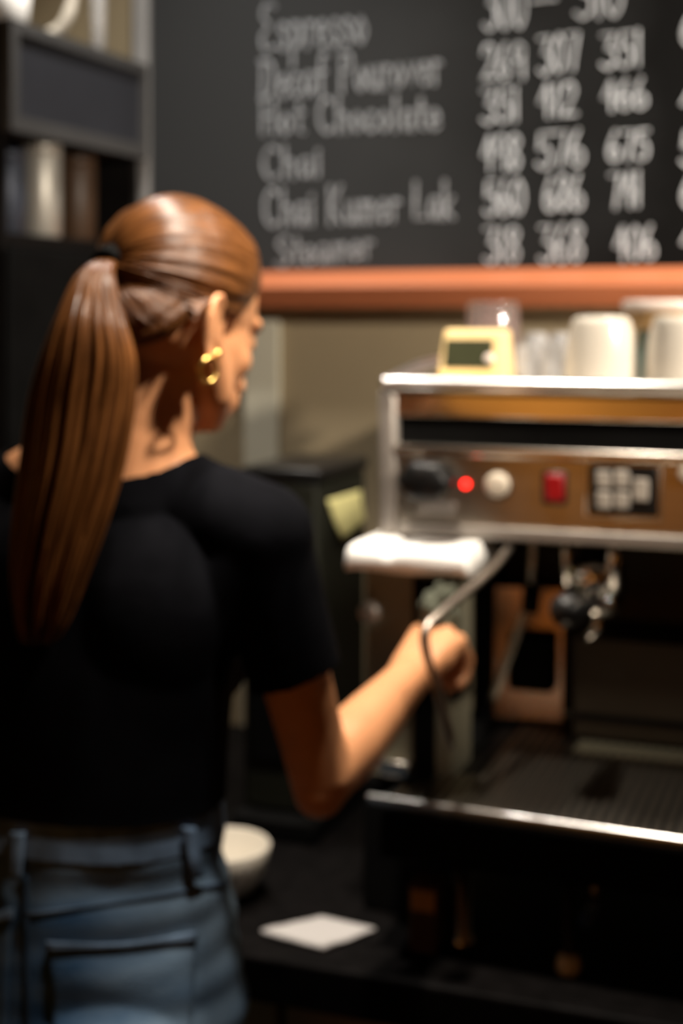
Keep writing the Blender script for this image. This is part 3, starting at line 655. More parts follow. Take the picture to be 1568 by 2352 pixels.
dr_ = box('door', SC - 0.004, SC + 0.008, D0 + 0.014, D1 - 0.014, zP0 + 0.016, zT1 - 0.012, M['panel_blue'], cab); dr_['label'] = 'blue-grey flap door'
bm = bmesh.new()
for y0, y1, z0, z1 in ((D0, D1, zT1 - 0.018, zT1), (D0, D1, zP0 - 0.004, zP0 + 0.020), (D0, D0 + 0.022, zP0 + 0.020, zT1 - 0.018), (D1 - 0.018, D1, zP0 + 0.020, zT1 - 0.018)):
    bx(bm, SC - 0.003, SC + 0.014, y0, y1, z0, z1)
obj('door_frame', bm, M['shelf_grey'], dr_)
box('door', SC - 0.004, SC + 0.010, D0 + 0.002, D1 - 0.002, -ZT + 0.05, zS2 - 0.022, M['black_matte'], cab, 0.003)
def tin(name, label, px, py0, Y, r, m, h, cat, group=None):
    p = toM(W(px, 540, Y)); p.x = min(p.x, SC - 0.008 - r)
    o = mthing(name, label, cat, (p.x, p.y, zS2), group)
    bm = bmesh.new(); lathe(bm, [(r - .002, 0), (r, .003), (r, h - .018), (r * .97, h - .016)], 36); obj('body', bm, m, o, True)
    bm = bmesh.new(); lathe(bm, [(r * 1.01, h - .018), (r * 1.01, h - .004), (r * .95, h), (r * .3, h + .001)], 36); obj('lid', bm, m, o, True); return o
tin('canister', 'pale metal canister between blue-grey and brown canisters on the dark shelf', 112, 0, 2.27, 0.036, M['tin'], 0.150, 'canister', 'canisters on the dark shelf')
tin('canister', 'dull blue-grey canister on the dark shelf, nearest the cabinet end', 48, 0, 2.17, 0.032, M['bluegrey'], 0.128, 'canister', 'canisters on the dark shelf')
tin('canister', 'dark brown canister behind the pale metal one on the dark shelf', 172, 0, 2.38, 0.036, M['brown_tin'], 0.140, 'canister', 'canisters on the dark shelf')
# on top of the cabinet
p = toM(W(88, 40, 2.2)); p.x = SC - 0.05
o = mthing('mug', 'bright white mug standing on top of the shelf cabinet', 'mug', (p.x, p.y, zT1))
bm = bmesh.new(); lathe(bm, [(0.020, 0), (0.024, 0.004), (0.030, 0.09), (0.0285, 0.09), (0.022, 0.006), (0.003, 0.005)], 36); obj('body', bm, M['white_cloth'], o, True)
bm = bmesh.new(); tube(bm, smooth_path([(-0.026, 0, 0.075), (-0.05, 0, 0.07), (-0.05, 0, 0.035), (-0.024, 0, 0.022)], 14), 0.004, 8); obj('handle', bm, M['white_cloth'], o, True)
p = toM(W(178, 55, 2.3)); p.x = SC - 0.04
sx = mthing('scoop', 'curved pale ceramic scoop on top of the shelf cabinet beside the white mug', 'scoop', (p.x, p.y, zT1))
bm = bmesh.new(); tube(bm, smooth_path([(-0.025, -0.006, 0.012), (-0.010, -0.003, 0.014), (0.008, 0, 0.024), (0.022, 0.004, 0.045), (0.030, 0.01, 0.085), (0.033, 0.015, 0.13)], 24), [0.006] + [0.012] * 8 + [0.010] * 8 + [0.008] * 8, 14); obj('handle', bm, M['white_cer'], sx, True)
bm = bmesh.new(); lathe(bm, [(0.004, 0.0), (0.018, 0.001), (0.022, 0.012), (0.020, 0.012), (0.014, 0.004), (0.003, 0.003)], 28, (-0.035, -0.006, 0.0)); obj('bowl', bm, M['white_cer'], sx, True)
p = toM(W(250, 72, 2.42)); p.x = SC - 0.03
gl = mthing('glass_bottle', 'slim clear glass bottle on top of the shelf cabinet near the chalkboard edge', 'bottle', (p.x, p.y, zT1))
bm = bmesh.new(); lathe(bm, [(0.010, 0.0), (0.0125, 0.003), (0.0125, 0.10), (0.007, 0.13), (0.007, 0.16), (0.005, 0.16), (0.005, 0.13), (0.0105, 0.10), (0.0105, 0.012), (0.002, 0.010)], 28); obj('body', bm, M['glass'], gl, True)
bm = bmesh.new(); lathe(bm, [(0.0075, 0.155), (0.0075, 0.17), (0.006, 0.172)], 20); obj('stopper', bm, M['rim'], gl, True)

# ------------------------------------------------------------------ the woman
PER = thing('person', 'woman in black t-shirt and blue jeans with long brown ponytail, working at the machine', 'person', (-0.26, 1.42, 0.0))
MB = bmesh.new()
def ball(c, r, q=None, seg=20):
    r = (r, r, r) if not hasattr(r, '__len__') else r
    m4 = Matrix.Translation(Vector(c)) @ (q.to_matrix().to_4x4() if isinstance(q, Quaternion) else (q.to_4x4() if q is not None else Matrix.Identity(4))) @ Matrix.Diagonal((r[0], r[1], r[2], 1))
    bmesh.ops.create_uvsphere(MB, u_segments=seg, v_segments=max(8, seg // 2), radius=1.0, matrix=m4)
def limb(pts, radii, n=16):
    pts = [Vector(p) for p in pts]; tube(MB, pts, radii, n)
    for p, r in zip(pts, radii): ball(p, r * 0.999, seg=n)
YAW = math.radians(70); fB = Vector((math.cos(YAW), math.sin(YAW), 0)); rB = Vector((math.sin(YAW), -math.cos(YAW), 0))
def ring_loft(specs, n=44, p=2.3):
    rings = []
    for c, hw, hd in specs:
        ring = []
        for i in range(n):
            a = 2 * math.pi * i / n; ca, sa = math.cos(a), math.sin(a)
            ex = math.copysign(abs(ca) ** (2 / p), ca); ey = math.copysign(abs(sa) ** (2 / p), sa)
            ring.append(MB.verts.new(c + rB * (hw * ex) + fB * (hd * ey)))
        rings.append(ring)
    for a, b in zip(rings, rings[1:]):
        for i in range(n): MB.faces.new((a[i], a[(i + 1) % n], b[(i + 1) % n], b[i]))
    MB.faces.new(rings[0][::-1]); MB.faces.new(rings[-1])
specs = []
for y, right, cen, hd, Y in ((2520, 538, 165, .105, 1.405), (2420, 546, 165, .116, 1.40), (2300, 545, 165, .120, 1.40), (2180, 534, 165, .114, 1.40), (2050, 514, 165, .104, 1.405), (1930, 494, 166, .093, 1.41),
                             (1800, 486, 172, .090, 1.415), (1650, 500, 182, .096, 1.42), (1500, 520, 196, .102, 1.425), (1360, 540, 212, .104, 1.43), (1250, 540, 225, .098, 1.43), (1170, 490, 236, .080, 1.43), (1115, 410, 246, .058, 1.43)):
    hw = (right - cen) / F * Y; a = math.sqrt(max(1e-4, hw * hw - (0.342 * hd) ** 2)) / 0.94
    specs.append((W(cen, y, Y), a, hd))
ring_loft(specs)
# seat, shoulder blades, bust (two soft forms each)
for sgn in (-1, 1):
    ball(specs[2][0] + rB * (0.072 * sgn) - fB * 0.052 + Vector((0, 0, -0.015)), (0.083, 0.078, 0.098))
    ball(specs[9][0] + rB * (0.085 * sgn) - fB * 0.05, (0.07, 0.05, 0.095))
    ball(specs[8][0] + rB * (0.075 * sgn) + fB * 0.075, (0.062, 0.058, 0.062))
NB = W(300, 1078, 1.392)                                   # base of the neck
SHR = W(596, 1232, 1.375); SHL = W(-92, 1222, 1.50)
limb([NB, NB.lerp(SHR, .5) + Vector((0, 0, -.004)), SHR], [0.046, 0.044, 0.046]); limb([NB - rB * .06, SHL], [0.046, 0.046])
ball(SHR, 0.047); ball(SHL, 0.047)
limb([SHR - rB * .06 - Vector((0, 0, .06)), SHR], [0.06, 0.044]); limb([SHL + rB * .06 - Vector((0, 0, .06)), SHL], [0.06, 0.044])
NT = W(366, 870, 1.402)
limb([NB + Vector((0.008, 0, -.03)), NB.lerp(NT, .45), NT, W(392, 790, 1.415)], [0.060, 0.0485, 0.048, 0.05])
# right arm
ELR = W(738, 1785, 1.385); WRR = W(942, 1552, 1.575)
limb([SHR, SHR.lerp(ELR, .3), SHR.lerp(ELR, .6), SHR.lerp(ELR, .85), ELR], [0.044, 0.0385, 0.0345, 0.032, 0.0315], 20)
ball(ELR + Vector((-0.002, -.006, -.012)), 0.026)
limb([ELR, ELR.lerp(WRR, .25), ELR.lerp(WRR, .55), ELR.lerp(WRR, .85), WRR], [0.032, 0.0355, 0.031, 0.025, 0.0235], 20)
# left arm: upper arm down, forearm forward over the counter
ELL = SHL + Vector((-0.03, 0.05, -0.27)); WRL = ELL + fB * 0.21 + rB * 0.06 + Vector((0, 0, 0.04))
limb([SHL, SHL.lerp(ELL, .35), SHL.lerp(ELL, .7), ELL], [0.044, 0.0385, 0.034, 0.032]); limb([ELL, ELL.lerp(WRL, .25), ELL.lerp(WRL, .6), WRL], [0.032, 0.0345, 0.03, 0.0235])
def hand(wrist, fwd, palm, thumb_side, curls, spread=0.0):
    """palm, four fingers with three joints each, and a thumb; fwd: towards the fingertips, palm: out of the palm, thumb_side: towards the thumb"""
    f = fwd.normalized(); p = (palm - f * palm.dot(f)).normalized(); s = f.cross(p).normalized()
    if s.dot(thumb_side) < 0: s = -s
    Lp = 0.078
    knuck = []
    for i, off in enumerate((0.030, 0.010, -0.010, -0.028)):
        k = wrist + f * (Lp - (0.0, -0.003, 0.002, 0.010)[i]) + s * off - p * (0.003 if i in (1, 2) else 0.0); knuck.append(k)
        limb([wrist + s * off * 0.5 + f * .008, wrist.lerp(k, .6) + s * off * .1, k], [0.016, 0.0145, 0.0105], 12)
    ball(wrist + f * 0.042 + p * 0.004, (0.036, 0.036, 0.016), Matrix((s, f, p)).transposed())
    ball(wrist + f * 0.028 + s * 0.024 + p * 0.010, 0.0175)
    lens = ((0.040, 0.024, 0.020), (0.044, 0.028, 0.021), (0.041, 0.026, 0.020), (0.032, 0.020, 0.018))
    for i, k in enumerate(knuck):
        a = 0.0; pos = k; P = [pos]; dirf = (f + s * spread * (1.5 - i)).normalized()
        for j in range(3):
            a += curls[i][j]; dd = dirf * math.cos(a) + p * math.sin(a); pos = pos + dd * lens[i][j]; P.append(pos)
        r0 = (0.0092, 0.0096, 0.0092, 0.0080)[i]
        limb(P, [r0 * 1.05, r0, r0 * .9, r0 * .78], 12)
        ball(P[-1] - p * 0.001, (r0 * .72,) * 3, seg=10)
    t0 = wrist + f * 0.022 + s * 0.024 + p * 0.008; t1 = t0 + f * 0.030 + s * 0.020 + p * 0.016; t2 = t1 + f * 0.028 - s * 0.002 + p * 0.014; t3 = t2 + f * 0.018 - s * 0.010 + p * 0.008
    limb([t0, t1, t2, t3], [0.014, 0.0115, 0.0100, 0.0075], 12)
hf = Vector((0.065, 0.10, 0.055))
hand(WRR, hf, Vector((0.25, 0.30, -0.9)), Vector((-0.5, 0.8, 0.2)), [(1.15, 1.15, 0.7), (1.2, 1.2, 0.7), (1.25, 1.2, 0.7), (1.3, 1.2, 0.7)])
hand(WRL, fB + Vector((0.15, 0, -.12)), Vector((0, 0, -1)), rB, [(0.25, 0.35, 0.25)] * 4, 0.05)
# head
TH, PI_ = math.radians(56), math.radians(30)
fH = Vector((math.cos(TH) * math.cos(PI_), math.sin(TH) * math.cos(PI_), -math.sin(PI_))); uH = Vector((math.cos(TH) * math.sin(PI_), math.sin(TH) * math.sin(PI_), math.cos(PI_)))
Rr = Matrix.Rotation(math.radians(-7), 3, 'Y'); fH = Rr @ fH; uH = Rr @ uH; rH = fH.cross(uH)
RH = Matrix((rH, fH, uH)).transposed(); H0 = W(417, 660, 1.43)
def hd(r, f, u): return H0 + rH * r + fH * f + uH * u
def hball(c, r, rot=None): ball(hd(*c), r, RH if rot is None else RH @ rot)
hball((0, 0, 0), (0.070, 0.091, 0.083)); hball((0, .038, -.055), (0.058, 0.054, 0.072)); hball((0, -.02, -.05), (0.062, 0.065, 0.055))
for s in (-1, 1):
    limb([hd(.050 * s, .002, -.070), hd(.040 * s, .040, -.102), hd(.012 * s, .072, -.112)], [0.019, 0.019, 0.016])
    hball((.040 * s, .055, -.060), (0.019, 0.019, 0.020)); hball((.032 * s, .0735, -.031), (0.0130, 0.0125, 0.012))
    limb([hd(.012 * s, .0885, -.012), hd(.030 * s, .0845, -.010), hd(.048 * s, .068, -.014)], [0.008, 0.008, 0.007], 12)
    hball((.010 * s, .104, -.064), (0.0075, 0.009, 0.007))
    # ear: rim, bowl, lobe
    E = lambda f, u, o=0.0: hd((.0655 + o) * s, -.016 + f, -.064 + u)
    rimp = [E(.013, -.004, .002), E(.012, .014, .004), E(.004, .029, .008), E(-.010, .032, .013), E(-.020, .022, .017), E(-.0215, .004, .018), E(-.016, -.014, .014), E(-.008, -.026, .009), E(.002, -.030, .005), E(.007, -.022, .003)]
    limb(smooth_path(rimp, 22), [0.0042] * 23, 8)
    ball(E(-.005, .004, .006), (0.0045, 0.018, 0.028), RH @ Matrix.Rotation(0.45 * s, 3, 'Z')); ball(E(.001, -.025, .006), (0.005, 0.0085, 0.009), RH)
    limb([E(-.012, .016, .012), E(-.008, .0, .012), E(-.002, -.014, .008)], [0.0035] * 3, 8)
hball((0, .074, -.110), (0.019, 0.018, 0.016)); hball((0, .084, -.088), (0.030, 0.019, 0.024))
limb([hd(-.018, .094, -.087), hd(0, .1015, -.083), hd(.018, .094, -.087)], [0.0035, 0.0052, 0.0035], 10); limb([hd(-.016, .093, -.0935), hd(0, .1005, -.096), hd(.016, .093, -.0935)], [0.0035, 0.006, 0.0035], 10)
limb([hd(0, .0865, -.016), hd(0, .101, -.040), hd(0, .113, -.060)], [0.0085, 0.0085, 0.0105], 12)
# legs and feet
HIPS = specs[1][0]
feet = []
for s in (-1, 1):
    hp = HIPS + rB * (0.088 * s) + Vector((0, 0, -.02)); kn = Vector((hp.x + rB.x * 0.01 * s, hp.y + rB.y * .01 * s + 0.015, 0.50)); an = Vector((hp.x + rB.x * .02 * s, hp.y + rB.y * .02 * s - 0.005, 0.09))
    limb([hp, hp.lerp(kn, .3), hp.lerp(kn, .7), kn, kn.lerp(an, .25) - fB * .012, kn.lerp(an, .65), an], [0.085, 0.082, 0.065, 0.056, 0.054, 0.042, 0.036], 20)
    limb([an, an + fB * .06 + Vector((0, 0, -.045)), an + fB * .15 + Vector((0, 0, -.058))], [0.036, 0.034, 0.026]); limb([an, an - fB * .03 + Vector((0, 0, -.05))], [0.034, 0.034]); feet.append(an)
me = bpy.data.meshes.new('body_raw'); MB.to_mesh(me); MB.free()
raw = bpy.data.objects.new('body_raw', me); COL.objects.link(raw)
rm = raw.modifiers.new('r', 'REMESH'); rm.mode = 'VOXEL'; rm.voxel_size = 0.0034; rm.adaptivity = 0.0
smm = raw.modifiers.new('s', 'SMOOTH'); smm.factor = 0.5; smm.iterations = 6
dg = bpy.context.evaluated_depsgraph_get(); bodym = bpy.data.meshes.new_from_object(raw.evaluated_get(dg)); bodym.name = 'body'
bpy.data.objects.remove(raw)
bodym.materials.clear()
def place(o): o.matrix_parent_inverse = Matrix.Translation(-PER.location); return o
body = place(link('body', bodym, M['skin'], PER))
nv = len(bodym.vertices); co = np.empty(nv * 3); bodym.vertices.foreach_get('co', co); co = co.reshape(-1, 3)
nr = np.empty(nv * 3); bodym.vertices.foreach_get('normal', nr); nr = nr.reshape(-1, 3)
polys = [tuple(p.vertices) for p in bodym.polygons]
def segdist(P, a, b):
    a, b = np.array(a), np.array(b); ab = b - a; t = np.clip(((P - a) @ ab) / (ab @ ab), 0, 1); return np.linalg.norm(P - (a + t[:, None] * ab), axis=1), t
def vnoise(P, sx, sy, sz, seed=0.0): return np.array([noise.noise((p[0] * sx + seed, p[1] * sy, p[2] * sz)) for p in P])
def garment(name, mask, off, m, parent=None, thick=0.0016, smooth=8):
    """cloth over the part of the body where mask holds, off: its distance from the skin"""
    used = {}; vs, fs = [], []
    P2 = co + nr * off[:, None]
    for f in polys:
        if all(mask[i] for i in f):
            g_ = []
            for i in f:
                if i not in used: used[i] = len(vs); vs.append(tuple(P2[i]))
                g_.append(used[i])
            fs.append(g_)
    me = bpy.data.meshes.new(name); me.from_pydata(vs, [], fs); me.update()
    o = bpy.data.objects.new('tmp', me); COL.objects.link(o)
    if smooth:
        s_ = o.modifiers.new('s', 'SMOOTH'); s_.iterations = smooth; s_.factor = 0.5
    so = o.modifiers.new('t', 'SOLIDIFY'); so.thickness = thick; so.offset = 1
    dg = bpy.context.evaluated_depsgraph_get(); me2 = bpy.data.meshes.new_from_object(o.evaluated_get(dg)); me2.name = name; bpy.data.objects.remove(o)
    me2.materials.clear()
    return place(link(name, me2, m, parent or PER))
rel = co - np.array(W(255, 1090, 1.43)); rrv = rel @ np.array(rB); ffv = rel @ np.array(fB)
neck_z = (ZC - 0.158) + 2.1 * rrv ** 2 - np.clip(ffv, 0, 0.055) * 0.5
dR, tR = segdist(co, SHR, ELR); dR2, _ = segdist(co, ELR, WRR); dR3, _ = segdist(co, WRR, WRR + hf.normalized() * .16)
dL, tL = segdist(co, SHL, ELL); dL2, _ = segdist(co, ELL, WRL); dL3, _ = segdist(co, WRL, WRL + fB * .17)
relR = (co - np.array(SHR)); axR = np.array((ELR - SHR).normalized()); relL = (co - np.array(SHL)); axL = np.array((ELL - SHL).normalized())
alongR = relR @ axR + 0.10 * (relR @ np.array((1, 0, 0.)))                        # the hem runs up towards the outside
armR = (np.minimum(np.minimum(dR, dR2), dR3) < 0.055) & (alongR > 0.148) & ((dR < 0.048) | (dR2 < 0.05) | (dR3 < .09))
armL = ((dL < 0.052) | (dL2 < 0.055) | (dL3 < .09)) & (relL @ axL > 0.145)
hem = ZC - 0.478
tee_mask = (co[:, 2] < neck_z) & (co[:, 2] > hem) & ~armR & ~armL
offs = 0.006 + 0.006 * np.clip((1.35 - co[:, 2]) / 0.25, 0, 1) + 0.003 * vnoise(co, 9, 9, 5) * np.clip((1.42 - co[:, 2]) / 0.2, 0, 1)
slv = np.clip((alongR - 0.04) / 0.10, 0, 1) * (dR < 0.055); slvL = np.clip((relL @ axL - 0.04) / 0.10, 0, 1) * (dL < 0.055)
offs = offs * (1 - np.maximum(slv, slvL)) + np.maximum(slv, slvL) * 0.011
offs = np.where(co[:, 2] > neck_z - 0.03, 0.004, offs)
tee = garment('t_shirt', tee_mask, offs, M['tee'], smooth=40)
jm = (co[:, 2] < hem + 0.022) & (co[:, 2] > 0.10) & ~(dL2 < .05) & ~(dL3 < .09) & ~(dR2 < .06) & ~(dR3 < .09) & ~((dR < .06) & (tR > .3))
joff = 0.007 + 0.003 * vnoise(co, 14, 14, 30, 3.0) + 0.006 * vnoise(co, 5, 5, 42, 9.0) * np.clip((0.80 - np.abs(co[:, 2] - 0.98)) , 0, 1)
jeans = garment('jeans', jm, joff, M['denim'], smooth=5)
wb = (co[:, 2] < hem + 0.020) & (co[:, 2] > hem - 0.030) & ~((dR < .06) & (tR > .3)) & ~(dR2 < .06) & ~(dL2 < .06) & ~(dL3 < .09)
place(garment('waistband', wb, np.full(nv, 0.0098), M['denim_edge'], jeans, 0.0015, 6)).matrix_parent_inverse = Matrix.Identity(4)
jb = BVHTree.FromPolygons([v.co.copy() for v in jeans.data.vertices], [tuple(p.vertices) for p in jeans.data.polygons])
CAMP = Vector((0, 0, ZC))
def on_jeans(px, py):
    r = jb.ray_cast(CAMP, (W(px, py, 1.0) - CAMP).normalized()); return (r[0], r[1]) if r[0] is not None else None
def patch(name, corners, m, lift=0.003, th=0.0025, n=(12, 12), bow=0.0):
    """a cloth piece lying on the jeans between four corners"""
    bm = bmesh.new(); gv = []
    c = [Vector(k) for k in corners]
    for i in range(n[0] + 1):
        row = []
        for j in range(n[1] + 1):
            u, v = i / n[0], j / n[1]; q = (c[0].lerp(c[1], u)).lerp(c[3].lerp(c[2], u), v); h = on_jeans(q.x, q.y + bow * math.sin(math.pi * u) * (1 - v))
            row.append(bm.verts.new(h[0] + h[1] * lift) if h else None)
        gv.append(row)
    for i in range(n[0]):
        for j in range(n[1]):
            q = (gv[i][j], gv[i + 1][j], gv[i + 1][j + 1], gv[i][j + 1])
            if all(q): bm.faces.new(q)
    for v in [v for v in bm.verts if not v.link_faces]: bm.verts.remove(v)
    o = obj(name, bm, m, jeans, True); s_ = o.modifiers.new('t', 'SOLIDIFY'); s_.thickness = th; s_.offset = 0; return o
pk = patch('back_pocket', [(112, 2160), (446, 2138), (432, 2420), (130, 2430)], M['denim'], 0.003, 0.003, (20, 16), 14)
h1 = patch('pocket_hem', [(112, 2158), (446, 2136), (444, 2164), (114, 2186)], M['denim_edge'], 0.0055, 0.003, (20, 3), 14); h1.parent = pk
pk2 = patch('back_pocket', [(-190, 2130), (30, 2100), (20, 2420), (-170, 2420)], M['denim'], 0.003, 0.003, (16, 16), 8)
h2 = patch('pocket_hem', [(-190, 2124), (38, 2086), (38, 2112), (-188, 2152)], M['denim_edge'], 0.0055, 0.003, (16, 3), 8); h2.parent = pk2
patch('belt_loop', [(410, 1896), (436, 1896), (452, 2012), (428, 2016)], M['denim_edge'], 0.0075, 0.004, (3, 10))
patch('belt_loop', [(36, 1908), (66, 1908), (58, 2012), (32, 2012)], M['denim_edge'], 0.0075, 0.004, (3, 10))
patch('yoke_seam', [(62, 2094), (520, 2020), (520, 2034), (62, 2108)], M['denim_edge'], 0.0015, 0.002, (30, 2), 12)
patch('centre_seam', [(52, 2010), (66, 2010), (74, 2440), (60, 2440)], M['denim_dark'], 0.0015, 0.002, (2, 30))
for an in feet:
    bm = bmesh.new(); rings = []
    for u, hw, h_, z0 in ((-.068, .018, .05, 0.004), (-.06, .030, .075, 0.0), (-.02, .034, .085, 0.0), (.05, .038, .07, 0.0), (.11, .042, .05, 0.0), (.165, .036, .038, 0.002), (.19, .016, .026, .006)):
        c_ = Vector((an.x, an.y, 0)) + fB * u
        rings.append([bm.verts.new(c_ + rB * (hw * math.cos(2 * math.pi * i / 20)) + Vector((0, 0, z0 + h_ / 2 + h_ / 2 * math.sin(2 * math.pi * i / 20)))) for i in range(20)])
    for a, b in zip(rings, rings[1:]):
        for i in range(20): bm.faces.new((a[i], a[(i + 1) % 20], b[(i + 1) % 20], b[i]))
    bm.faces.new(rings[0]); bm.faces.new(rings[-1]); place(obj('shoe', bm, M['shoe'], PER, True))
# hair: combed back from the hairline to the tie
def toH(p): q = p - H0; return Vector((q.dot(rH), q.dot(fH), q.dot(uH)))
TIE = toH(W(254, 606, 1.365))
half = [(0, .088, .046), (.030, .084, .042), (.052, .062, .028), (.063, .040, .000), (.0695, .018, -.030), (.0715, -.004, -.026), (.0715, -.024, -.034), (.0705, -.044, -.066), (.058, -.058, -.100), (.034, -.070, -.118), (0, -.076, -.122)]
line = half + [(-r, f, u) for r, f, u in half[-2:0:-1]]
NL, NT_ = 264, 30
lc = smooth_path([Vector(p) for p in line + [line[0]]], NL)[:-1]
bm = bmesh.new(); uvl = bm.loops.layers.uv.new('UVMap'); rad = Vector((.0775, .0995, .0905))
def ell(dv): return 1.0 / math.sqrt((dv.x / rad.x) ** 2 + (dv.y / rad.y) ** 2 + (dv.z / rad.z) ** 2)
bodyb = BVHTree.FromPolygons([Vector(c) for c in co], polys)
td = TIE.normalized(); gridh = []
strand = [0.0030 * noise.noise((i * 0.55, 0.3, 1.7)) + 0.0018 * noise.noise((i * 1.9, 5.3, 0.7)) for i in range(NL)]
for i, h in enumerate(lc):
    row = []; hdir = h.normalized(); ang = max(1e-4, math.acos(max(-1, min(1, hdir.dot(td)))))
    for j in range(NT_ + 1):
        t = j / NT_; dv = (hdir * math.sin((1 - t) * ang) + td * math.sin(t * ang)) / math.sin(ang)
        e = ell(dv); k = min(1, t * 3.5); k = k * k * (3 - 2 * k); r_ = h.length * (1 - k) + e * k
        k2 = max(0, (t - 0.86) / 0.14); r_ = r_ + (TIE.length - r_) * k2 * k2
        q = dv * (r_ + strand[i] * min(1, t * 6) * (1 - k2))
        if t > 0.9:                                 # a bundle at the tie, not a point
            c_ = td * q.dot(td); pass
        pw = H0 + rH * q.x + fH * q.y + uH * q.z; rd = (pw - H0).normalized()
        hit = bodyb.ray_cast(H0 + rd * 0.145, -rd, 0.14)
        if hit[0] is not None and hit[1].dot(rd) > 0:
            sk = (hit[0] - H0).length; need = sk + 0.0012 + 0.0055 * k - (0.003 if j == 0 else 0)
            most = sk + 0.0025 + 0.035 * t
            if t < 0.5 and sk > 0.06 and (pw - H0).length > most and not (abs(q.x) > 0.055 and -0.045 < q.y < 0.02 and -0.11 < q.z < -0.02): pw = H0 + rd * most
            near_ear = abs(q.x) > 0.055 and -0.045 < q.y < 0.02 and -0.11 < q.z < -0.02
            if (pw - H0).length < need < (pw - H0).length + (0.010 if near_ear else 0.04): pw = H0 + rd * need + rd * (strand[i] * 0.5)
        row.append(bm.verts.new(pw))
    gridh.append(row)
for i in range(NL):
    for j in range(NT_):
        f = bm.faces.new((gridh[i][j], gridh[(i + 1) % NL][j], gridh[(i + 1) % NL][j + 1], gridh[i][j + 1]))
        for lp, (a, b) in zip(f.loops, ((i, j), (i + 1, j), (i + 1, j + 1), (i, j + 1))): lp[uvl].uv = (a / NL * 0.9, b / NT_)
me = bpy.data.meshes.new('hair'); bm.normal_update(); bm.to_mesh(me); bm.free()
hair = place(link('hair', me, M['hair'], PER)); s_ = hair.modifiers.new('t', 'SOLIDIFY'); s_.thickness = 0.0015; s_.offset = 1 
tie_w = W(254, 606, 1.365); pdir = (W(205, 640, 1.33) - tie_w).normalized()
bm = bmesh.new(); q = pdir.to_track_quat('Z', 'Y').to_matrix()
for k_ in range(3):
    R_, r_ = 0.0145, 0.0042; ring = []
    for i in range(28):
        a = 2 * math.pi * i / 28; c_ = Vector((R_ * math.cos(a), R_ * math.sin(a), (k_ - 1) * 0.005)); rw = []
        for j in range(8):
            b = 2 * math.pi * j / 8; rw.append(bm.verts.new(tie_w + q @ (c_ + Vector((math.cos(a) * math.cos(b), math.sin(a) * math.cos(b), math.sin(b))) * r_)))
        ring.append(rw)
    for i in range(28):
        for j in range(8): bm.faces.new((ring[i][j], ring[(i + 1) % 28][j], ring[(i + 1) % 28][(j + 1) % 8], ring[i][(j + 1) % 8]))
def sub(o): o.matrix_parent_inverse = Matrix.Identity(4); return o
sub(obj('hair_tie', bm, M['black_matte'], hair, True))['label'] = 'black hair tie'
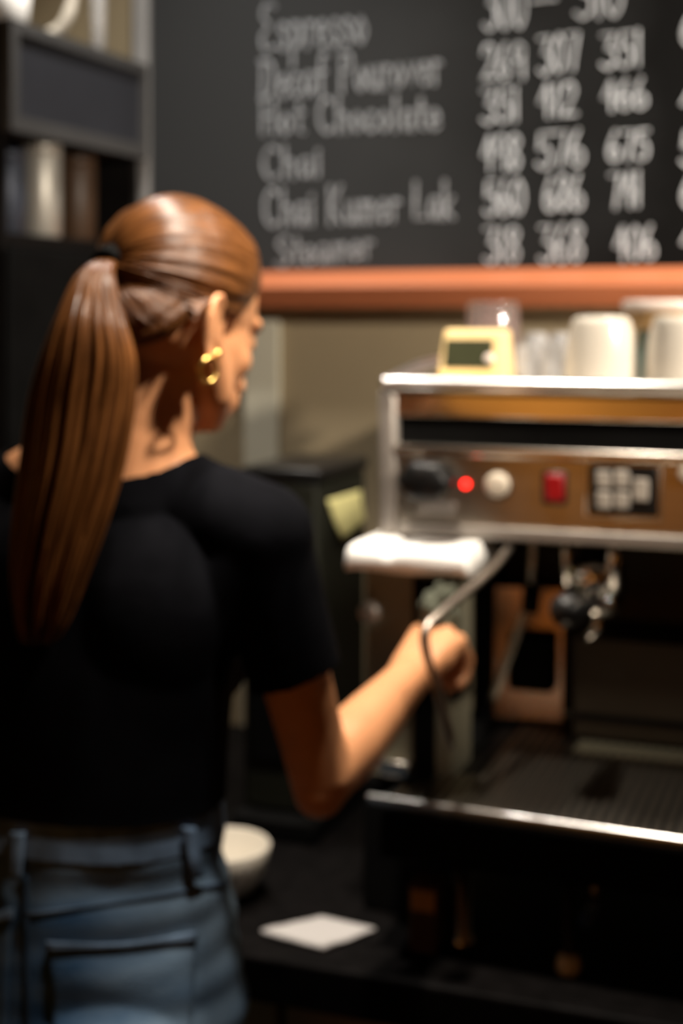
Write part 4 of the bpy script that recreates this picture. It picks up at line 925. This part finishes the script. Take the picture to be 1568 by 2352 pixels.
# ponytail: many flattened locks along one falling curve
cl = [(600, 262, 14, 1.372), (606, 240, 24, 1.352), (640, 218, 44, 1.330), (720, 208, 74, 1.312), (820, 205, 108, 1.302), (930, 192, 122, 1.298), (1060, 172, 118, 1.292), (1200, 140, 106, 1.290), (1330, 112, 86, 1.292), (1420, 98, 66, 1.294), (1475, 90, 46, 1.296)]
bm = bmesh.new(); uvl = bm.loops.layers.uv.new('UVMap')
cen = smooth_path([W(x, y, Y) for y, x, hw, Y in cl], 40); wid = [v.x for v in smooth_path([Vector((hw / F * Y, 0, 0)) for y, x, hw, Y in cl], 40)]
for k_ in range(210):
    a = random.uniform(0, 2 * math.pi); rr_ = math.sqrt(random.random()); ox, oy = rr_ * math.cos(a), rr_ * math.sin(a)
    end = int(40 * random.uniform(0.84, 1.0)) if random.random() < .6 else 40
    ph, am = random.uniform(0, 6.3), random.uniform(0.0, 0.10); P, R = [], []
    for j in range(0, end + 1, 1):
        t = j / 40; wv = am * math.sin(ph + t * 5) * min(1, t * 3)
        P.append(cen[j] + Vector((1, 0, 0)) * wid[j] * (ox * 0.94 + wv) + Vector((0, 1, 0)) * (min(wid[j], 0.034) * 0.75 * oy))
        R.append(max(0.0012, (0.0022 + 0.085 * wid[j]) * (1 - 0.75 * max(0, (t - end / 40 + .18) / .18))))
    tube(bm, P, R, 6, 0.75, uvl, random.random() * 0.95)
me = bpy.data.meshes.new('ponytail'); bm.to_mesh(me); bm.free(); sub(link('ponytail', me, M['hair'], hair))
for s in (-1, 1):                                    # brows, hoops and studs
    bm = bmesh.new(); tube(bm, [hd(.014 * s, .0985, -.008), hd(.030 * s, .095, -.004), hd(.046 * s, .079, -.010)], [0.002, 0.003, 0.0015], 8); sub(obj('eyebrow', bm, M['hair'], hair, True))
    c_ = hd(.0745 * s, -.014, -.104); bm = bmesh.new(); pts_ = [c_ + fH * (0.0115 * math.cos(2 * math.pi * i / 26)) + uH * (0.0115 * math.sin(2 * math.pi * i / 26)) + rH * (0.003 * s * math.sin(2 * math.pi * i / 26)) for i in range(26)]
    tube(bm, pts_ + [pts_[0]], 0.0021, 8); e_ = place(obj('earring', bm, M['gold'], PER, True)); e_['label'] = 'gold hoop'
    bm = bmesh.new(); bmesh.ops.create_uvsphere(bm, u_segments=14, v_segments=8, radius=0.0042, matrix=Matrix.Translation(hd(.0735 * s, -.006, -.084))); sub(obj('stud', bm, M['gold'], e_, True))
# cloth held in the hand, wiping the wand
bm = bmesh.new(); bmesh.ops.create_icosphere(bm, subdivisions=5, radius=1.0)
cc = WRR + hf.normalized() * 0.070 + Vector((0.006, 0.020, 0.024))
for v in bm.verts:
    n_ = noise.noise(v.co * 1.6) * 0.35 + noise.noise(v.co * 4) * 0.12; v.co = cc + Vector((v.co.x * 0.024, v.co.y * 0.022, v.co.z * 0.034)) * (1 + n_)
tag(obj('cleaning_cloth', bm, M['cloth_grey'], None, True), 'grey-green cleaning cloth bunched in the hand of the woman', 'cloth')

# square the room with the axes: turn the whole place, camera and lamps included, about the machine's corner
bpy.context.view_layer.update()
R_ = Matrix.Translation((M0[0], M0[1], 0)) @ Matrix.Rotation(A, 4, 'Z') @ Matrix.Translation((-M0[0], -M0[1], 0))
for o in list(sc.objects):
    if o.parent is None: o.matrix_world = R_ @ o.matrix_world
